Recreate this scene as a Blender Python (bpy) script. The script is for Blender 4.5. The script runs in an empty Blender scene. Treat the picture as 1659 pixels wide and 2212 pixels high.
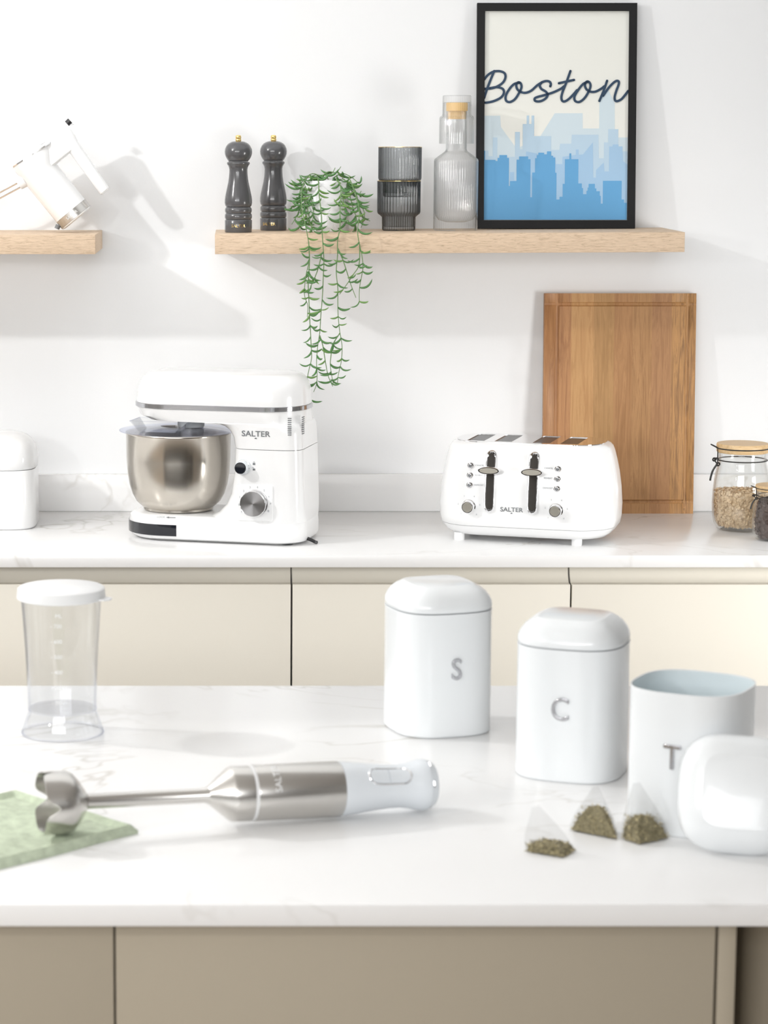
import bpy, bmesh, math, random
from mathutils import Vector, Matrix, Euler
from mathutils.geometry import tessellate_polygon

random.seed(7)
sc = bpy.context.scene
COL = sc.collection
R = math.radians

# ------------------------------------------------------------------ camera
cam = bpy.data.cameras.new('camera')
camo = bpy.data.objects.new('camera', cam); COL.objects.link(camo)
cam.sensor_fit = 'VERTICAL'; cam.sensor_height = 36.0
cam.lens = 36.0 * 5300 / 2212
cam.shift_x = (829.5 - 508) / 2212
cam.clip_start = 0.05; cam.clip_end = 50
camo.location = (0, -5.29, 1.71)
camo.rotation_euler = (R(90) - math.atan(801 / 5300), 0, 0)
cam.dof.use_dof = True; cam.dof.focus_distance = 4.95; cam.dof.aperture_fstop = 10.0
sc.camera = camo

# ------------------------------------------------------------------ world, lights, exposure
w = bpy.data.worlds.new('world'); sc.world = w; w.use_nodes = True
w.node_tree.nodes['Background'].inputs[0].default_value = (0.9, 0.95, 1.0, 1)
w.node_tree.nodes['Background'].inputs[1].default_value = 0.1

def light(name, kind, loc, power, size=0.1, sizey=None, target=None, color=(1, 1, 1)):
    d = bpy.data.lights.new(name, kind); d.energy = power; d.color = color
    if kind == 'AREA':
        d.size = size
        if sizey: d.shape = 'RECTANGLE'; d.size_y = sizey
    else:
        d.shadow_soft_size = size
    o = bpy.data.objects.new(name, d); COL.objects.link(o); o.location = loc
    if target is not None:
        o.rotation_euler = (Vector(target) - Vector(loc)).to_track_quat('-Z', 'Y').to_euler()
    return o

KEY = light('key_lamp', 'POINT', (-1.83, -1.56, 2.42), 72, 0.04, color=(1, 0.99, 0.975))
light('second_lamp', 'POINT', (-1.75, -4.0, 1.95), 39, 0.09, color=(1, 0.99, 0.97))
light('side_softbox', 'AREA', (2.35, -1.75, 0.95), 6.2, 0.5, 0.9, target=(0.9, -0.45, 0.72), color=(1, 0.99, 0.97)).data.spread = R(75)
light('added_ceiling_fill', 'AREA', (0.0, -1.1, 2.72), 14.5, 3.4, 2.0, target=(0.0, -1.1, 0), color=(0.96, 0.985, 1.0))  # added overhead fill to lift the general brightness

light('added_front_fill', 'AREA', (-0.8, -6.6, 2.15), 84, 3.4, 1.1, target=(0.0, -1.5, 0.9), color=(0.98, 0.99, 1.0))  # added fill behind the camera to brighten upright faces

vs = sc.view_settings
vs.view_transform = 'Standard'; vs.look = 'None'; vs.exposure = 0.07; vs.gamma = 1.0
vs.use_curve_mapping = False
sc.cycles.transparent_max_bounces = 24
sc.cycles.max_bounces = 10

# ------------------------------------------------------------------ materials
def lin(h):
    h = h.lstrip('#'); out = []
    for i in (0, 2, 4):
        c = int(h[i:i + 2], 16) / 255
        out.append(c / 12.92 if c <= 0.04045 else ((c + 0.055) / 1.055) ** 2.4)
    return tuple(out) + (1,)

def col4(c): return lin(c) if isinstance(c, str) else (tuple(c) + (1,))[:4]

def mat(name, color, rough=0.5, metal=0.0, coat=0.0, spec=0.5, bump=0.0, bscale=60, aniso=0.0, tint=0.0):
    m = bpy.data.materials.new(name); m.use_nodes = True
    nt = m.node_tree; b = nt.nodes['Principled BSDF']
    b.inputs['Base Color'].default_value = col4(color)
    b.inputs['Roughness'].default_value = rough
    b.inputs['Metallic'].default_value = metal
    b.inputs['Coat Weight'].default_value = coat
    b.inputs['Coat Roughness'].default_value = 0.04
    b.inputs['Specular IOR Level'].default_value = spec
    if aniso:
        b.inputs['Anisotropic'].default_value = aniso; b.inputs['Anisotropic Rotation'].default_value = 0.25
        tg = nt.nodes.new('ShaderNodeTangent'); tg.direction_type = 'RADIAL'; tg.axis = 'Z'
        nt.links.new(tg.outputs[0], b.inputs['Tangent'])
    tc = nt.nodes.new('ShaderNodeTexCoord')
    nz = nt.nodes.new('ShaderNodeTexNoise'); nz.inputs['Scale'].default_value = bscale
    nz.inputs['Detail'].default_value = 4
    nt.links.new(tc.outputs['Object'], nz.inputs['Vector'])
    if bump:
        bp = nt.nodes.new('ShaderNodeBump'); bp.inputs['Strength'].default_value = bump
        bp.inputs['Distance'].default_value = 0.002
        nt.links.new(nz.outputs['Fac'], bp.inputs['Height']); nt.links.new(bp.outputs['Normal'], b.inputs['Normal'])
    if tint:
        mx = nt.nodes.new('ShaderNodeMixRGB'); c = col4(color)
        mx.inputs[1].default_value = tuple(x * (1 - tint) for x in c[:3]) + (1,)
        mx.inputs[2].default_value = tuple(min(1, x * (1 + tint)) for x in c[:3]) + (1,)
        nt.links.new(nz.outputs['Fac'], mx.inputs[0]); nt.links.new(mx.outputs[0], b.inputs['Base Color'])
    return m

def ramp(nt, fac, stops):
    r = nt.nodes.new('ShaderNodeValToRGB'); e = r.color_ramp.elements
    while len(e) < len(stops): e.new(0.5)
    for i, (p, c) in enumerate(stops):
        e[i].position = p; e[i].color = col4(c)
    nt.links.new(fac, r.inputs[0]); return r.outputs[0]

def grain(name, stops, scale=(2, 40, 40), rough=0.5, detail=6, bump=0.15, nscale=5, distort=0.6, rand=False):
    m = bpy.data.materials.new(name); m.use_nodes = True; nt = m.node_tree; b = nt.nodes['Principled BSDF']
    tc = nt.nodes.new('ShaderNodeTexCoord'); mp = nt.nodes.new('ShaderNodeMapping'); mp.inputs['Scale'].default_value = scale
    nt.links.new(tc.outputs['Object'], mp.inputs[0])
    nz = nt.nodes.new('ShaderNodeTexNoise'); nz.inputs['Scale'].default_value = nscale; nz.inputs['Detail'].default_value = detail
    nz.inputs['Roughness'].default_value = 0.65; nz.inputs['Distortion'].default_value = distort
    nt.links.new(mp.outputs[0], nz.inputs['Vector'])
    c = ramp(nt, nz.outputs['Fac'], stops); nt.links.new(c, b.inputs['Base Color'])
    b.inputs['Roughness'].default_value = rough
    bp = nt.nodes.new('ShaderNodeBump'); bp.inputs['Strength'].default_value = bump; bp.inputs['Distance'].default_value = 0.001
    nt.links.new(nz.outputs['Fac'], bp.inputs['Height']); nt.links.new(bp.outputs['Normal'], b.inputs['Normal'])
    return m

def marble(name, base, vein, scale=1.4, rough=0.22, amount=0.5):
    m = bpy.data.materials.new(name); m.use_nodes = True; nt = m.node_tree; b = nt.nodes['Principled BSDF']
    tc = nt.nodes.new('ShaderNodeTexCoord')
    mp = nt.nodes.new('ShaderNodeMapping'); mp.inputs['Rotation'].default_value = (0.2, 0.3, 0.55); mp.inputs['Scale'].default_value = (1, 2.0, 1.4)
    nt.links.new(tc.outputs['Object'], mp.inputs[0])
    n1 = nt.nodes.new('ShaderNodeTexNoise'); n1.inputs['Scale'].default_value = scale; n1.inputs['Detail'].default_value = 4.5
    n1.inputs['Roughness'].default_value = 0.6; n1.inputs['Distortion'].default_value = 1.2
    nt.links.new(mp.outputs[0], n1.inputs['Vector'])
    s = nt.nodes.new('ShaderNodeMath'); s.operation = 'SUBTRACT'; s.inputs[1].default_value = 0.5
    a = nt.nodes.new('ShaderNodeMath'); a.operation = 'ABSOLUTE'
    nt.links.new(n1.outputs['Fac'], s.inputs[0]); nt.links.new(s.outputs[0], a.inputs[0])
    line = ramp(nt, a.outputs[0], [(0.0, (1, 1, 1)), (0.012, (0, 0, 0))])
    n2 = nt.nodes.new('ShaderNodeTexNoise'); n2.inputs['Scale'].default_value = scale * 2.6; n2.inputs['Detail'].default_value = 3
    nt.links.new(tc.outputs['Object'], n2.inputs['Vector'])
    msk = ramp(nt, n2.outputs['Fac'], [(0.46, (0, 0, 0)), (0.66, (1, 1, 1))])
    mu = nt.nodes.new('ShaderNodeMath'); mu.operation = 'MULTIPLY'
    nt.links.new(line, mu.inputs[0]); nt.links.new(msk, mu.inputs[1])
    mu2 = nt.nodes.new('ShaderNodeMath'); mu2.operation = 'MULTIPLY'; mu2.inputs[1].default_value = amount
    nt.links.new(mu.outputs[0], mu2.inputs[0])
    mx = nt.nodes.new('ShaderNodeMixRGB'); mx.inputs[1].default_value = col4(base); mx.inputs[2].default_value = col4(vein)
    nt.links.new(mu2.outputs[0], mx.inputs[0]); nt.links.new(mx.outputs[0], b.inputs['Base Color'])
    b.inputs['Roughness'].default_value = rough
    return m

def clear(name, tint, edge, ior=1.45, rough=0.02, blend=0.35, gloss=1.0, mid=0.45):
    """thin glass or plastic wall: tinted transparency that absorbs more at grazing angles, Fresnel gloss"""
    m = bpy.data.materials.new(name); m.use_nodes = True; nt = m.node_tree
    nt.nodes.remove(nt.nodes['Principled BSDF']); out = nt.nodes['Material Output']
    lw = nt.nodes.new('ShaderNodeLayerWeight'); lw.inputs['Blend'].default_value = blend
    c = ramp(nt, lw.outputs['Facing'], [(0.0, tint), (mid, tint), (1.0, edge)])
    t = nt.nodes.new('ShaderNodeBsdfTransparent'); nt.links.new(c, t.inputs[0])
    g = nt.nodes.new('ShaderNodeBsdfGlossy'); g.inputs['Roughness'].default_value = rough
    g.inputs['Color'].default_value = (gloss, gloss, gloss, 1)
    f0 = ((ior - 1) / (ior + 1)) ** 2
    fc = nt.nodes.new('ShaderNodeLayerWeight'); fc.inputs['Blend'].default_value = 0.5
    pw = nt.nodes.new('ShaderNodeMath'); pw.operation = 'POWER'; pw.inputs[1].default_value = 4.0
    nt.links.new(fc.outputs['Facing'], pw.inputs[0])
    f = nt.nodes.new('ShaderNodeMath'); f.operation = 'MULTIPLY_ADD'; f.inputs[1].default_value = 0.75; f.inputs[2].default_value = f0
    nt.links.new(pw.outputs[0], f.inputs[0])
    mx = nt.nodes.new('ShaderNodeMixShader')
    nt.links.new(f.outputs[0], mx.inputs[0]); nt.links.new(t.outputs[0], mx.inputs[1]); nt.links.new(g.outputs[0], mx.inputs[2])
    nt.links.new(mx.outputs[0], out.inputs[0])
    return m

M = {}
M['wall'] = mat('wall_paint', (0.85, 0.86, 0.872), 0.75, bump=0.06, bscale=180)
M['dark_wall'] = mat('studio_wall', (0.40, 0.395, 0.385), 0.8, bump=0.05)
M['ceiling'] = mat('ceiling_paint', (0.75, 0.75, 0.75), 0.8, bump=0.05)
M['floor'] = grain('floor_boards', [(0.3, (0.30, 0.24, 0.18)), (0.7, (0.42, 0.34, 0.26))], (3, 30, 3), 0.5)
M['marble'] = marble('white_marble', (0.87, 0.87, 0.87), (0.50, 0.47, 0.42), scale=1.25, amount=0.6)
M['pot'] = marble('pot_marble', (0.82, 0.82, 0.83), (0.50, 0.50, 0.52), scale=9, rough=0.12, amount=0.7)
M['cashmere'] = mat('cashmere_paint', (0.77, 0.735, 0.655), 0.5, spec=0.3, bump=0.03, bscale=120)
M['shaded_cashmere'] = mat('shaded_cashmere_paint', (0.41, 0.36, 0.28), 0.55, spec=0.3, bump=0.03, bscale=120)  # cashmere darkened in colour where the key lamp does not reach
M['shadow_gap'] = mat('gap_shade_paint', (0.035, 0.03, 0.025), 0.8, bump=0.05)  # near-black colour standing in for shade inside gaps and the recess
M['oak'] = grain('pale_oak', [(0.32, (0.43, 0.31, 0.20)), (0.44, (0.63, 0.475, 0.335)), (0.60, (0.73, 0.565, 0.41)), (0.8, (0.61, 0.46, 0.32))], (4, 14, 40), 0.6, nscale=11, bump=0.3, distort=0.9)
M['white'] = mat('white_gloss_plastic', (0.885, 0.89, 0.895), 0.16, coat=0.3, bump=0.004, bscale=30)
M['white_matt'] = mat('white_satin_plastic', (0.82, 0.825, 0.83), 0.35, bump=0.004, bscale=30)
M['bluewhite'] = mat('cool_white_plastic', (0.76, 0.80, 0.84), 0.25, coat=0.2, bump=0.004, bscale=30)
M['enamel'] = mat('white_enamel', (0.82, 0.845, 0.86), 0.2, coat=0.25, bump=0.006, bscale=20)
M['enamel_in'] = mat('pale_blue_enamel', (0.66, 0.74, 0.77), 0.3, bump=0.006, bscale=20)
M['letter'] = mat('chrome_dark_reflection', (0.50, 0.50, 0.52), 0.1, metal=1, bump=0.003, bscale=20)  # chrome with dark reflections put into its colour, for letters and mixer band
M['chrome'] = mat('chrome', (0.86, 0.86, 0.87), 0.05, metal=1, bump=0.003, bscale=20)
M['satin_chrome'] = mat('satin_champagne_metal', (0.60, 0.57, 0.50), 0.35, metal=1, bump=0.003)
M['steel'] = mat('brushed_steel', (0.63, 0.59, 0.53), 0.22, metal=1, aniso=0.75, bump=0.01, bscale=300)
M['steel2'] = mat('brushed_steel_cool', (0.66, 0.645, 0.62), 0.27, metal=1, aniso=0.5, bump=0.01, bscale=300)
M['dial'] = mat('spun_aluminium', (0.62, 0.62, 0.63), 0.25, metal=1, aniso=0.8, bump=0.01, bscale=200)
M['black'] = mat('black_plastic', (0.02, 0.02, 0.022), 0.3, bump=0.01)
M['blackgloss'] = mat('black_glass_panel', (0.012, 0.014, 0.02), 0.04, coat=0.5, bump=0.001)
M['grey_print'] = mat('grey_print', (0.17, 0.18, 0.19), 0.5, bump=0.01)
M['pale_print'] = mat('pale_grey_print', (0.46, 0.48, 0.50), 0.5, bump=0.01)
M['vent'] = mat('vent_grey', (0.20, 0.21, 0.22), 0.6, bump=0.01)
M['slot'] = mat('slot_dark_metal', (0.035, 0.036, 0.04), 0.3, metal=0.3, bump=0.02)
M['mill'] = mat('charcoal_lacquer', (0.085, 0.085, 0.09), 0.22, coat=0.4, bump=0.003)
M['gold'] = mat('gold', (0.90, 0.66, 0.26), 0.18, metal=1, bump=0.01)
M['frame'] = mat('black_frame_lacquer', (0.014, 0.014, 0.015), 0.45, spec=0.2, bump=0.05, bscale=200)
M['paper'] = mat('poster_paper', (0.90, 0.885, 0.85), 0.6, bump=0.02, bscale=20)
M['navy'] = mat('navy_ink', lin('#2c4460')[:3], 0.6, bump=0.01)
M['sky_a'] = mat('palest_blue_ink', lin('#d7e4ee')[:3], 0.6, bump=0.01)
M['sky_b'] = mat('pale_blue_ink', lin('#c2d8ec')[:3], 0.6, bump=0.01)
M['sky_c'] = mat('light_blue_ink', lin('#abcbea')[:3], 0.6, bump=0.01)
M['sky_d'] = mat('mid_blue_ink', lin('#69aadc')[:3], 0.6, bump=0.01)
M['leaf'] = mat('leaf_green', (0.085, 0.22, 0.065), 0.4, bump=0.02, bscale=90, tint=0.35)
M['leaf2'] = mat('leaf_light_green', (0.15, 0.30, 0.075), 0.4, bump=0.02, bscale=90, tint=0.3)
M['stem'] = mat('stem_green', (0.14, 0.25, 0.09), 0.5, bump=0.02)
M['soil'] = mat('soil', (0.05, 0.04, 0.03), 0.9, bump=0.5)
M['bamboo'] = grain('bamboo', [(0.35, (0.60, 0.40, 0.20)), (0.6, (0.72, 0.52, 0.29))], (2, 30, 30), 0.45, bump=0.05)
M['wire'] = mat('black_wire', (0.022, 0.022, 0.022), 0.4, bump=0.01)
M['oats'] = mat('rolled_oats', (0.84, 0.655, 0.44), 0.7, bump=0.1, bscale=250, tint=0.18)
M['beans'] = mat('dark_beans', (0.085, 0.055, 0.045), 0.35, bump=0.1, bscale=250, tint=0.5)
M['towel'] = mat('sage_cloth', (0.52, 0.59, 0.45), 0.9, bump=0.9, bscale=85, tint=0.36)
M['tea'] = mat('dried_tea', (0.27, 0.235, 0.14), 0.8, bump=0.3, bscale=300, tint=0.7)
M['tea2'] = mat('dried_tea_pale', (0.56, 0.48, 0.28), 0.8, bump=0.3, bscale=300, tint=0.4)
M['amber'] = mat('stopper_wood', (0.80, 0.52, 0.20), 0.45, bump=0.05)
M['glass'] = clear('clear_glass', (0.995, 0.996, 0.996), (0.78, 0.785, 0.78), blend=0.5, mid=0.1)
M['jar'] = clear('jar_glass', (0.965, 0.968, 0.965), (0.66, 0.645, 0.61))
M['smoke'] = clear('smoked_glass', (0.86, 0.868, 0.872), (0.10, 0.11, 0.12), blend=0.5, mid=0.02)
M['plastic'] = clear('clear_plastic', (0.97, 0.973, 0.976), (0.72, 0.745, 0.80))
M['plastic_blue'] = clear('clear_plastic_blue_tinge', (0.965, 0.968, 0.985), (0.58, 0.63, 0.80))
M['pane'] = clear('picture_glass', (0.97, 0.975, 0.97), (0.8, 0.82, 0.82), ior=1.06)
M['bag'] = clear('tea_bag_mesh', (0.94, 0.94, 0.94), (0.64, 0.64, 0.65), ior=1.12, rough=0.35)
M['measure'] = mat('raised_measure_marks', (0.86, 0.87, 0.88), 0.4, bump=0.01)

# ------------------------------------------------------------------ geometry helpers
def obj(name, verts, faces, m, parent=None, smooth=True, angle=35, loc=None, rot=None):
    me = bpy.data.meshes.new(name)
    me.from_pydata([tuple(v) for v in verts], [], faces); me.update()
    bm = bmesh.new(); bm.from_mesh(me); bmesh.ops.recalc_face_normals(bm, faces=bm.faces); bm.to_mesh(me); bm.free()
    return link(name, me, m, parent, smooth, angle, loc, rot)

def link(name, me, m, parent=None, smooth=True, angle=35, loc=None, rot=None):
    if smooth:
        me.polygons.foreach_set('use_smooth', [True] * len(me.polygons))
        me.set_sharp_from_angle(angle=R(angle))
    if m is not None:
        me.materials.clear(); me.materials.append(M[m] if isinstance(m, str) else m)
    o = bpy.data.objects.new(name, me); COL.objects.link(o)
    if parent is not None: o.parent = parent
    if loc is not None: o.location = loc
    if rot is not None: o.rotation_euler = rot
    return o

def thing(name, label, cat, loc=(0, 0, 0), rot=(0, 0, 0), group=None):
    o = bpy.data.objects.new(name, None); COL.objects.link(o); o.empty_display_size = 0.05
    o.location = loc; o.rotation_euler = rot
    return tag(o, label, cat, group)

def tag(o, label, cat, group=None, kind=None):
    o['label'] = label; o['category'] = cat
    if group: o['group'] = group
    if kind: o['kind'] = kind
    return o

def structure(o, label=None):
    o['kind'] = 'structure'
    if label: o['label'] = label
    return o

def box_data(x0, x1, y0, y1, z0, z1, bevel=0.0, seg=2):
    bm = bmesh.new(); bmesh.ops.create_cube(bm, size=1)
    for v in bm.verts:
        v.co = ((x0 + x1) / 2 + v.co.x * (x1 - x0), (y0 + y1) / 2 + v.co.y * (y1 - y0), (z0 + z1) / 2 + v.co.z * (z1 - z0))
    if bevel: bmesh.ops.bevel(bm, geom=bm.edges[:], offset=bevel, segments=seg, affect='EDGES', profile=0.5)
    me = bpy.data.meshes.new('box'); bm.to_mesh(me); bm.free(); return me

def box(name, x0, x1, y0, y1, z0, z1, m, parent=None, bevel=0.0, loc=None, rot=None, seg=2):
    me = box_data(x0, x1, y0, y1, z0, z1, bevel, seg); me.name = name
    return link(name, me, m, parent, True, 35, loc, rot)

def loft(name, rings, m, parent=None, cap0=True, cap1=True, angle=35, **k):
    n = len(rings[0]); v = [p for r in rings for p in r]; f = []
    for i in range(len(rings) - 1):
        for j in range(n):
            a = i * n + j; b = i * n + (j + 1) % n
            f.append((a, b, b + n, a + n))
    if cap0: f.append(tuple(range(n)))
    if cap1: f.append(tuple(range((len(rings) - 1) * n, len(rings) * n)))
    return obj(name, v, f, m, parent, True, angle, **k)

def rrect(x0, x1, y0, y1, r, z=0.0, n=8, rb=None):
    r = min(r, (x1 - x0) / 2 - 1e-5, (y1 - y0) / 2 - 1e-5); pts = []; ra = r; rb = r if rb is None else rb
    for cx, cy, a0, r in ((x1 - rb, y1 - rb, 0, rb), (x0 + ra, y1 - ra, 90, ra), (x0 + ra, y0 + ra, 180, ra), (x1 - rb, y0 + rb, 270, rb)):
        for i in range(n + 1):
            a = R(a0 + 90 * i / n); pts.append((cx + r * math.cos(a), cy + r * math.sin(a), z))
    return pts

def superell(a, e, z, n=72, b=None):
    b = b or a; pts = []
    for i in range(n):
        t = 2 * math.pi * i / n; c, s = math.cos(t), math.sin(t)
        pts.append((a * math.copysign(abs(c) ** (2 / e), c), b * math.copysign(abs(s) ** (2 / e), s), z))
    return pts

def lathe(name, prof, m, parent=None, n=48, ribs=0, amp=0.0, angle=40, closed=False, **k):
    """prof: (radius, z) from bottom to top; radius 0 closes on the axis"""
    if ribs: n = ribs * 4
    v, f, rows = [], [], []
    for r, z in prof:
        if r < 1e-6:
            rows.append([len(v)]); v.append((0, 0, z))
        else:
            row = []
            for j in range(n):
                t = 2 * math.pi * j / n
                rr = r - (amp * (0, 0.35, 1, 0.35)[j % 4] if ribs else 0)
                row.append(len(v)); v.append((rr * math.cos(t), rr * math.sin(t), z))
            rows.append(row)
    seq = list(zip(rows, rows[1:]))
    if closed: seq.append((rows[-1], rows[0]))
    for a, b in seq:
        for j in range(n):
            q = [a[j % len(a)], a[(j + 1) % len(a)], b[(j + 1) % len(b)], b[j % len(b)]]
            q2 = []
            for i in q:
                if i not in q2: q2.append(i)
            if len(q2) > 2: f.append(tuple(q2))
    return obj(name, v, f, m, parent, True, angle, **k)

def smoothpath(pts, n=6):
    P = [Vector(p) for p in pts]; out = []
    for i in range(len(P) - 1):
        p0 = P[max(i - 1, 0)]; p1 = P[i]; p2 = P[i + 1]; p3 = P[min(i + 2, len(P) - 1)]
        for k in range(n):
            t = k / n
            out.append(0.5 * ((2 * p1) + (p2 - p0) * t + (2 * p0 - 5 * p1 + 4 * p2 - p3) * t * t + (3 * p1 - p0 - 3 * p2 + p3) * t ** 3))
    out.append(P[-1]); return out

def tube_data(pts, rad, sides=6, closed=False):
    pts = [Vector(p) for p in pts]; N = len(pts); v, f = [], []
    up = Vector((0.13, 0.31, 0.94)).normalized()
    for i, p in enumerate(pts):
        if closed: d = pts[(i + 1) % N] - pts[i - 1]
        else: d = pts[min(i + 1, N - 1)] - pts[max(i - 1, 0)]
        d.normalize(); a = d.cross(up)
        if a.length < 0.05: a = d.cross(Vector((1, 0, 0)))
        a.normalize(); b = d.cross(a)
        r = rad(i / (N - 1)) if callable(rad) else rad
        for j in range(sides):
            t = 2 * math.pi * j / sides; v.append(p + a * (r * math.cos(t)) + b * (r * math.sin(t)))
    for i in range(N if closed else N - 1):
        for j in range(sides):
            q = (i + 1) % N
            f.append((i * sides + j, i * sides + (j + 1) % sides, q * sides + (j + 1) % sides, q * sides + j))
    if not closed:
        f.append(tuple(range(sides))); f.append(tuple(range((N - 1) * sides, N * sides)))
    return v, f

def tube(name, pts, rad, m, parent=None, sides=8, closed=False, **k):
    v, f = tube_data(pts, rad, sides, closed); return obj(name, v, f, m, parent, True, 50, **k)

def plate(name, loops, y0, y1, m, parent=None, plane='xz', **k):
    """loops: outer outline and holes as 2D points; extruded between y0 and y1 along the third axis"""
    L3 = [[Vector((p[0], p[1], 0)) for p in lp] for lp in loops]
    flat = [p for lp in L3 for p in lp]; tris = tessellate_polygon(L3); n = len(flat)
    def mk(p, h): return (p.x, h, p.y) if plane == 'xz' else (p.x, p.y, h)
    v = [mk(p, y0) for p in flat] + [mk(p, y1) for p in flat]; f = []
    for t in tris: f.append(tuple(t)); f.append(tuple(i + n for i in reversed(t)))
    s = 0
    for lp in L3:
        for i in range(len(lp)):
            a = s + i; b = s + (i + 1) % len(lp); f.append((a, b, b + n, a + n))
        s += len(lp)
    return obj(name, v, f, m, parent, True, 30, **k)

def circ(cx, cy, rx, ry=None, n=32):
    ry = ry or rx
    return [(cx + rx * math.cos(2 * math.pi * i / n), cy + ry * math.sin(2 * math.pi * i / n)) for i in range(n)]

def stadium(cx, z0, z1, r, n=10):
    return [(cx + r * math.cos(math.pi * i / n), z1 - r + r * math.sin(math.pi * i / n)) for i in range(n + 1)] + \
           [(cx + r * math.cos(math.pi + math.pi * i / n), z0 + r + r * math.sin(math.pi + math.pi * i / n)) for i in range(n + 1)]

def text(name, s, size, m, parent=None, loc=(0, 0, 0), rot=(R(90), 0, 0), ext=0.0002, wide=1.0, bold=0.0, bend=None, bev=0.0):
    cu = bpy.data.curves.new(name, 'FONT'); cu.body = s; cu.size = size; cu.extrude = ext
    cu.align_x = 'CENTER'; cu.align_y = 'CENTER'; cu.offset = bold; cu.bevel_depth = bev; cu.resolution_u = 4
    t = bpy.data.objects.new(name, cu); COL.objects.link(t)
    me = bpy.data.meshes.new_from_object(t.evaluated_get(bpy.context.evaluated_depsgraph_get()))
    bpy.data.objects.remove(t); bpy.data.curves.remove(cu)
    for v in me.vertices:
        v.co.x *= wide
        if bend:
            a = v.co.x / bend; rr = bend + v.co.z
            v.co = (rr * math.sin(a), v.co.y, rr * math.cos(a) - bend)
    me.name = name
    return link(name, me, m, parent, False, loc=loc, rot=rot)

def logo(parent, loc, width, m, rot=(R(90), 0, 0), bend=None, name='brand_lettering'):
    size = width / 3.55
    t = text(name, 'SALTER', size, m, parent, loc, rot, ext=0.0003, wide=1.12, bold=size * 0.012, bend=bend)
    n = 10; q = [(width * 0.045 * math.cos(math.pi * i / n), width * 0.045 * math.sin(math.pi * i / n) - size * 0.62) for i in range(n + 1)]
    d = plate('brand_mark', [q], -0.0002, 0.0003, m, parent, plane='xy', loc=loc, rot=rot)
    return t

def stroke_data(pts, wdt, y, n=6):
    P = smoothpath([(p[0], p[1], 0) for p in pts], n); v, f = [], []
    for i, p in enumerate(P):
        d = (P[min(i + 1, len(P) - 1)] - P[max(i - 1, 0)]).normalized(); a = Vector((-d.y, d.x, 0)) * wdt / 2
        v += [(p.x + a.x, y, p.y + a.y), (p.x - a.x, y, p.y - a.y)]
    for i in range(len(P) - 1): f.append((2 * i, 2 * i + 1, 2 * i + 3, 2 * i + 2))
    for p in (P[0], P[-1]):
        s = len(v); v += [(p.x + wdt / 2 * math.cos(2 * math.pi * k / 12), y, p.y + wdt / 2 * math.sin(2 * math.pi * k / 12)) for k in range(12)]
        f.append(tuple(range(s, s + 12)))
    return v, f

T = 0.91          # worktop height
WALL = 0.032      # wall face

# ------------------------------------------------------------------ setting
structure(box('wall_back', -3.2, 3.6, WALL, WALL + 0.15, 0, 2.78, 'wall'))
structure(box('floor', -3.2, 3.6, -7.6, WALL, -0.1, 0, 'floor'))
structure(box('ceiling', -3.2, 3.6, -7.6, WALL, 2.78, 2.9, 'ceiling'))
structure(box('wall_left', -3.3, -3.2, -7.6, WALL, 0, 2.78, 'dark_wall'))
structure(box('wall_right', 3.6, 3.7, -7.6, WALL, 0, 2.78, 'dark_wall'))
structure(box('wall_front', -3.2, 3.6, -7.7, -7.6, 0, 2.78, 'dark_wall'))
structure(box('trim_1', -2.4, 2.4, 0.012, WALL, T, 0.991, 'marble', bevel=0.0012), 'low white marble upstand running along the wall behind the worktop')

tag(box('worktop', -2.4, 2.4, -0.565, WALL, 0.886, T, 'marble', bevel=0.0015), 'long white marble worktop against the wall, carrying the mixer and toaster', 'worktop')
tag(box('worktop', -1.7, 1.9, -2.779, -1.723, 0.885, T, 'marble', bevel=0.0015), 'white marble island worktop in the foreground, carrying three canisters', 'worktop')

def base_cabinet(x0, x1, label):
    t = thing('base_cabinet', label, 'cabinet', ((x0 + x1) / 2, -0.25, 0), group='cream handleless base cabinets'); h = (x1 - x0) / 2
    yf = -0.548 + 0.25
    box('carcass', -h + 0.0005, h - 0.0005, yf + 0.045, 0.27, 0.10, 0.8855, 'cashmere', t)
    box('plinth', -h + 0.0005, h - 0.0005, yf + 0.08, 0.25, 0.0, 0.0995, 'cashmere', t)
    box('door', -h + 0.0018, h - 0.0018, yf, yf + 0.021, 0.11, 0.849, 'cashmere', t, bevel=0.0008)
    prof = []
    for i in range(9):
        a = R(90 * i / 8); prof.append((yf + 0.012 + 0.030 * math.sin(a), 0.845 + 0.0395 * (1 - math.cos(a))))
    v, f = [], []
    for (y, z) in prof: v += [(-h + 0.0018, y, z), (h - 0.0018, y, z), (-h + 0.0018, y + 0.002, z), (h - 0.0018, y + 0.002, z)]
    for i in range(8):
        a = 4 * i; f += [(a, a + 1, a + 5, a + 4), (a + 2, a + 6, a + 7, a + 3), (a, a + 4, a + 6, a + 2), (a + 1, a + 3, a + 7, a + 5)]
    f += [(0, 2, 3, 1), (32, 33, 35, 34)]
    obj('finger_rail', v, f, 'cashmere', t)
    return t
base_cabinet(-0.50, 0.1109, 'cream handleless base cabinet below the stand mixer')
base_cabinet(0.1109, 0.6599, 'cream handleless base cabinet between the other two, below the toaster')
base_cabinet(0.6599, 1.21, 'cream handleless base cabinet below the glass jars')

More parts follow.
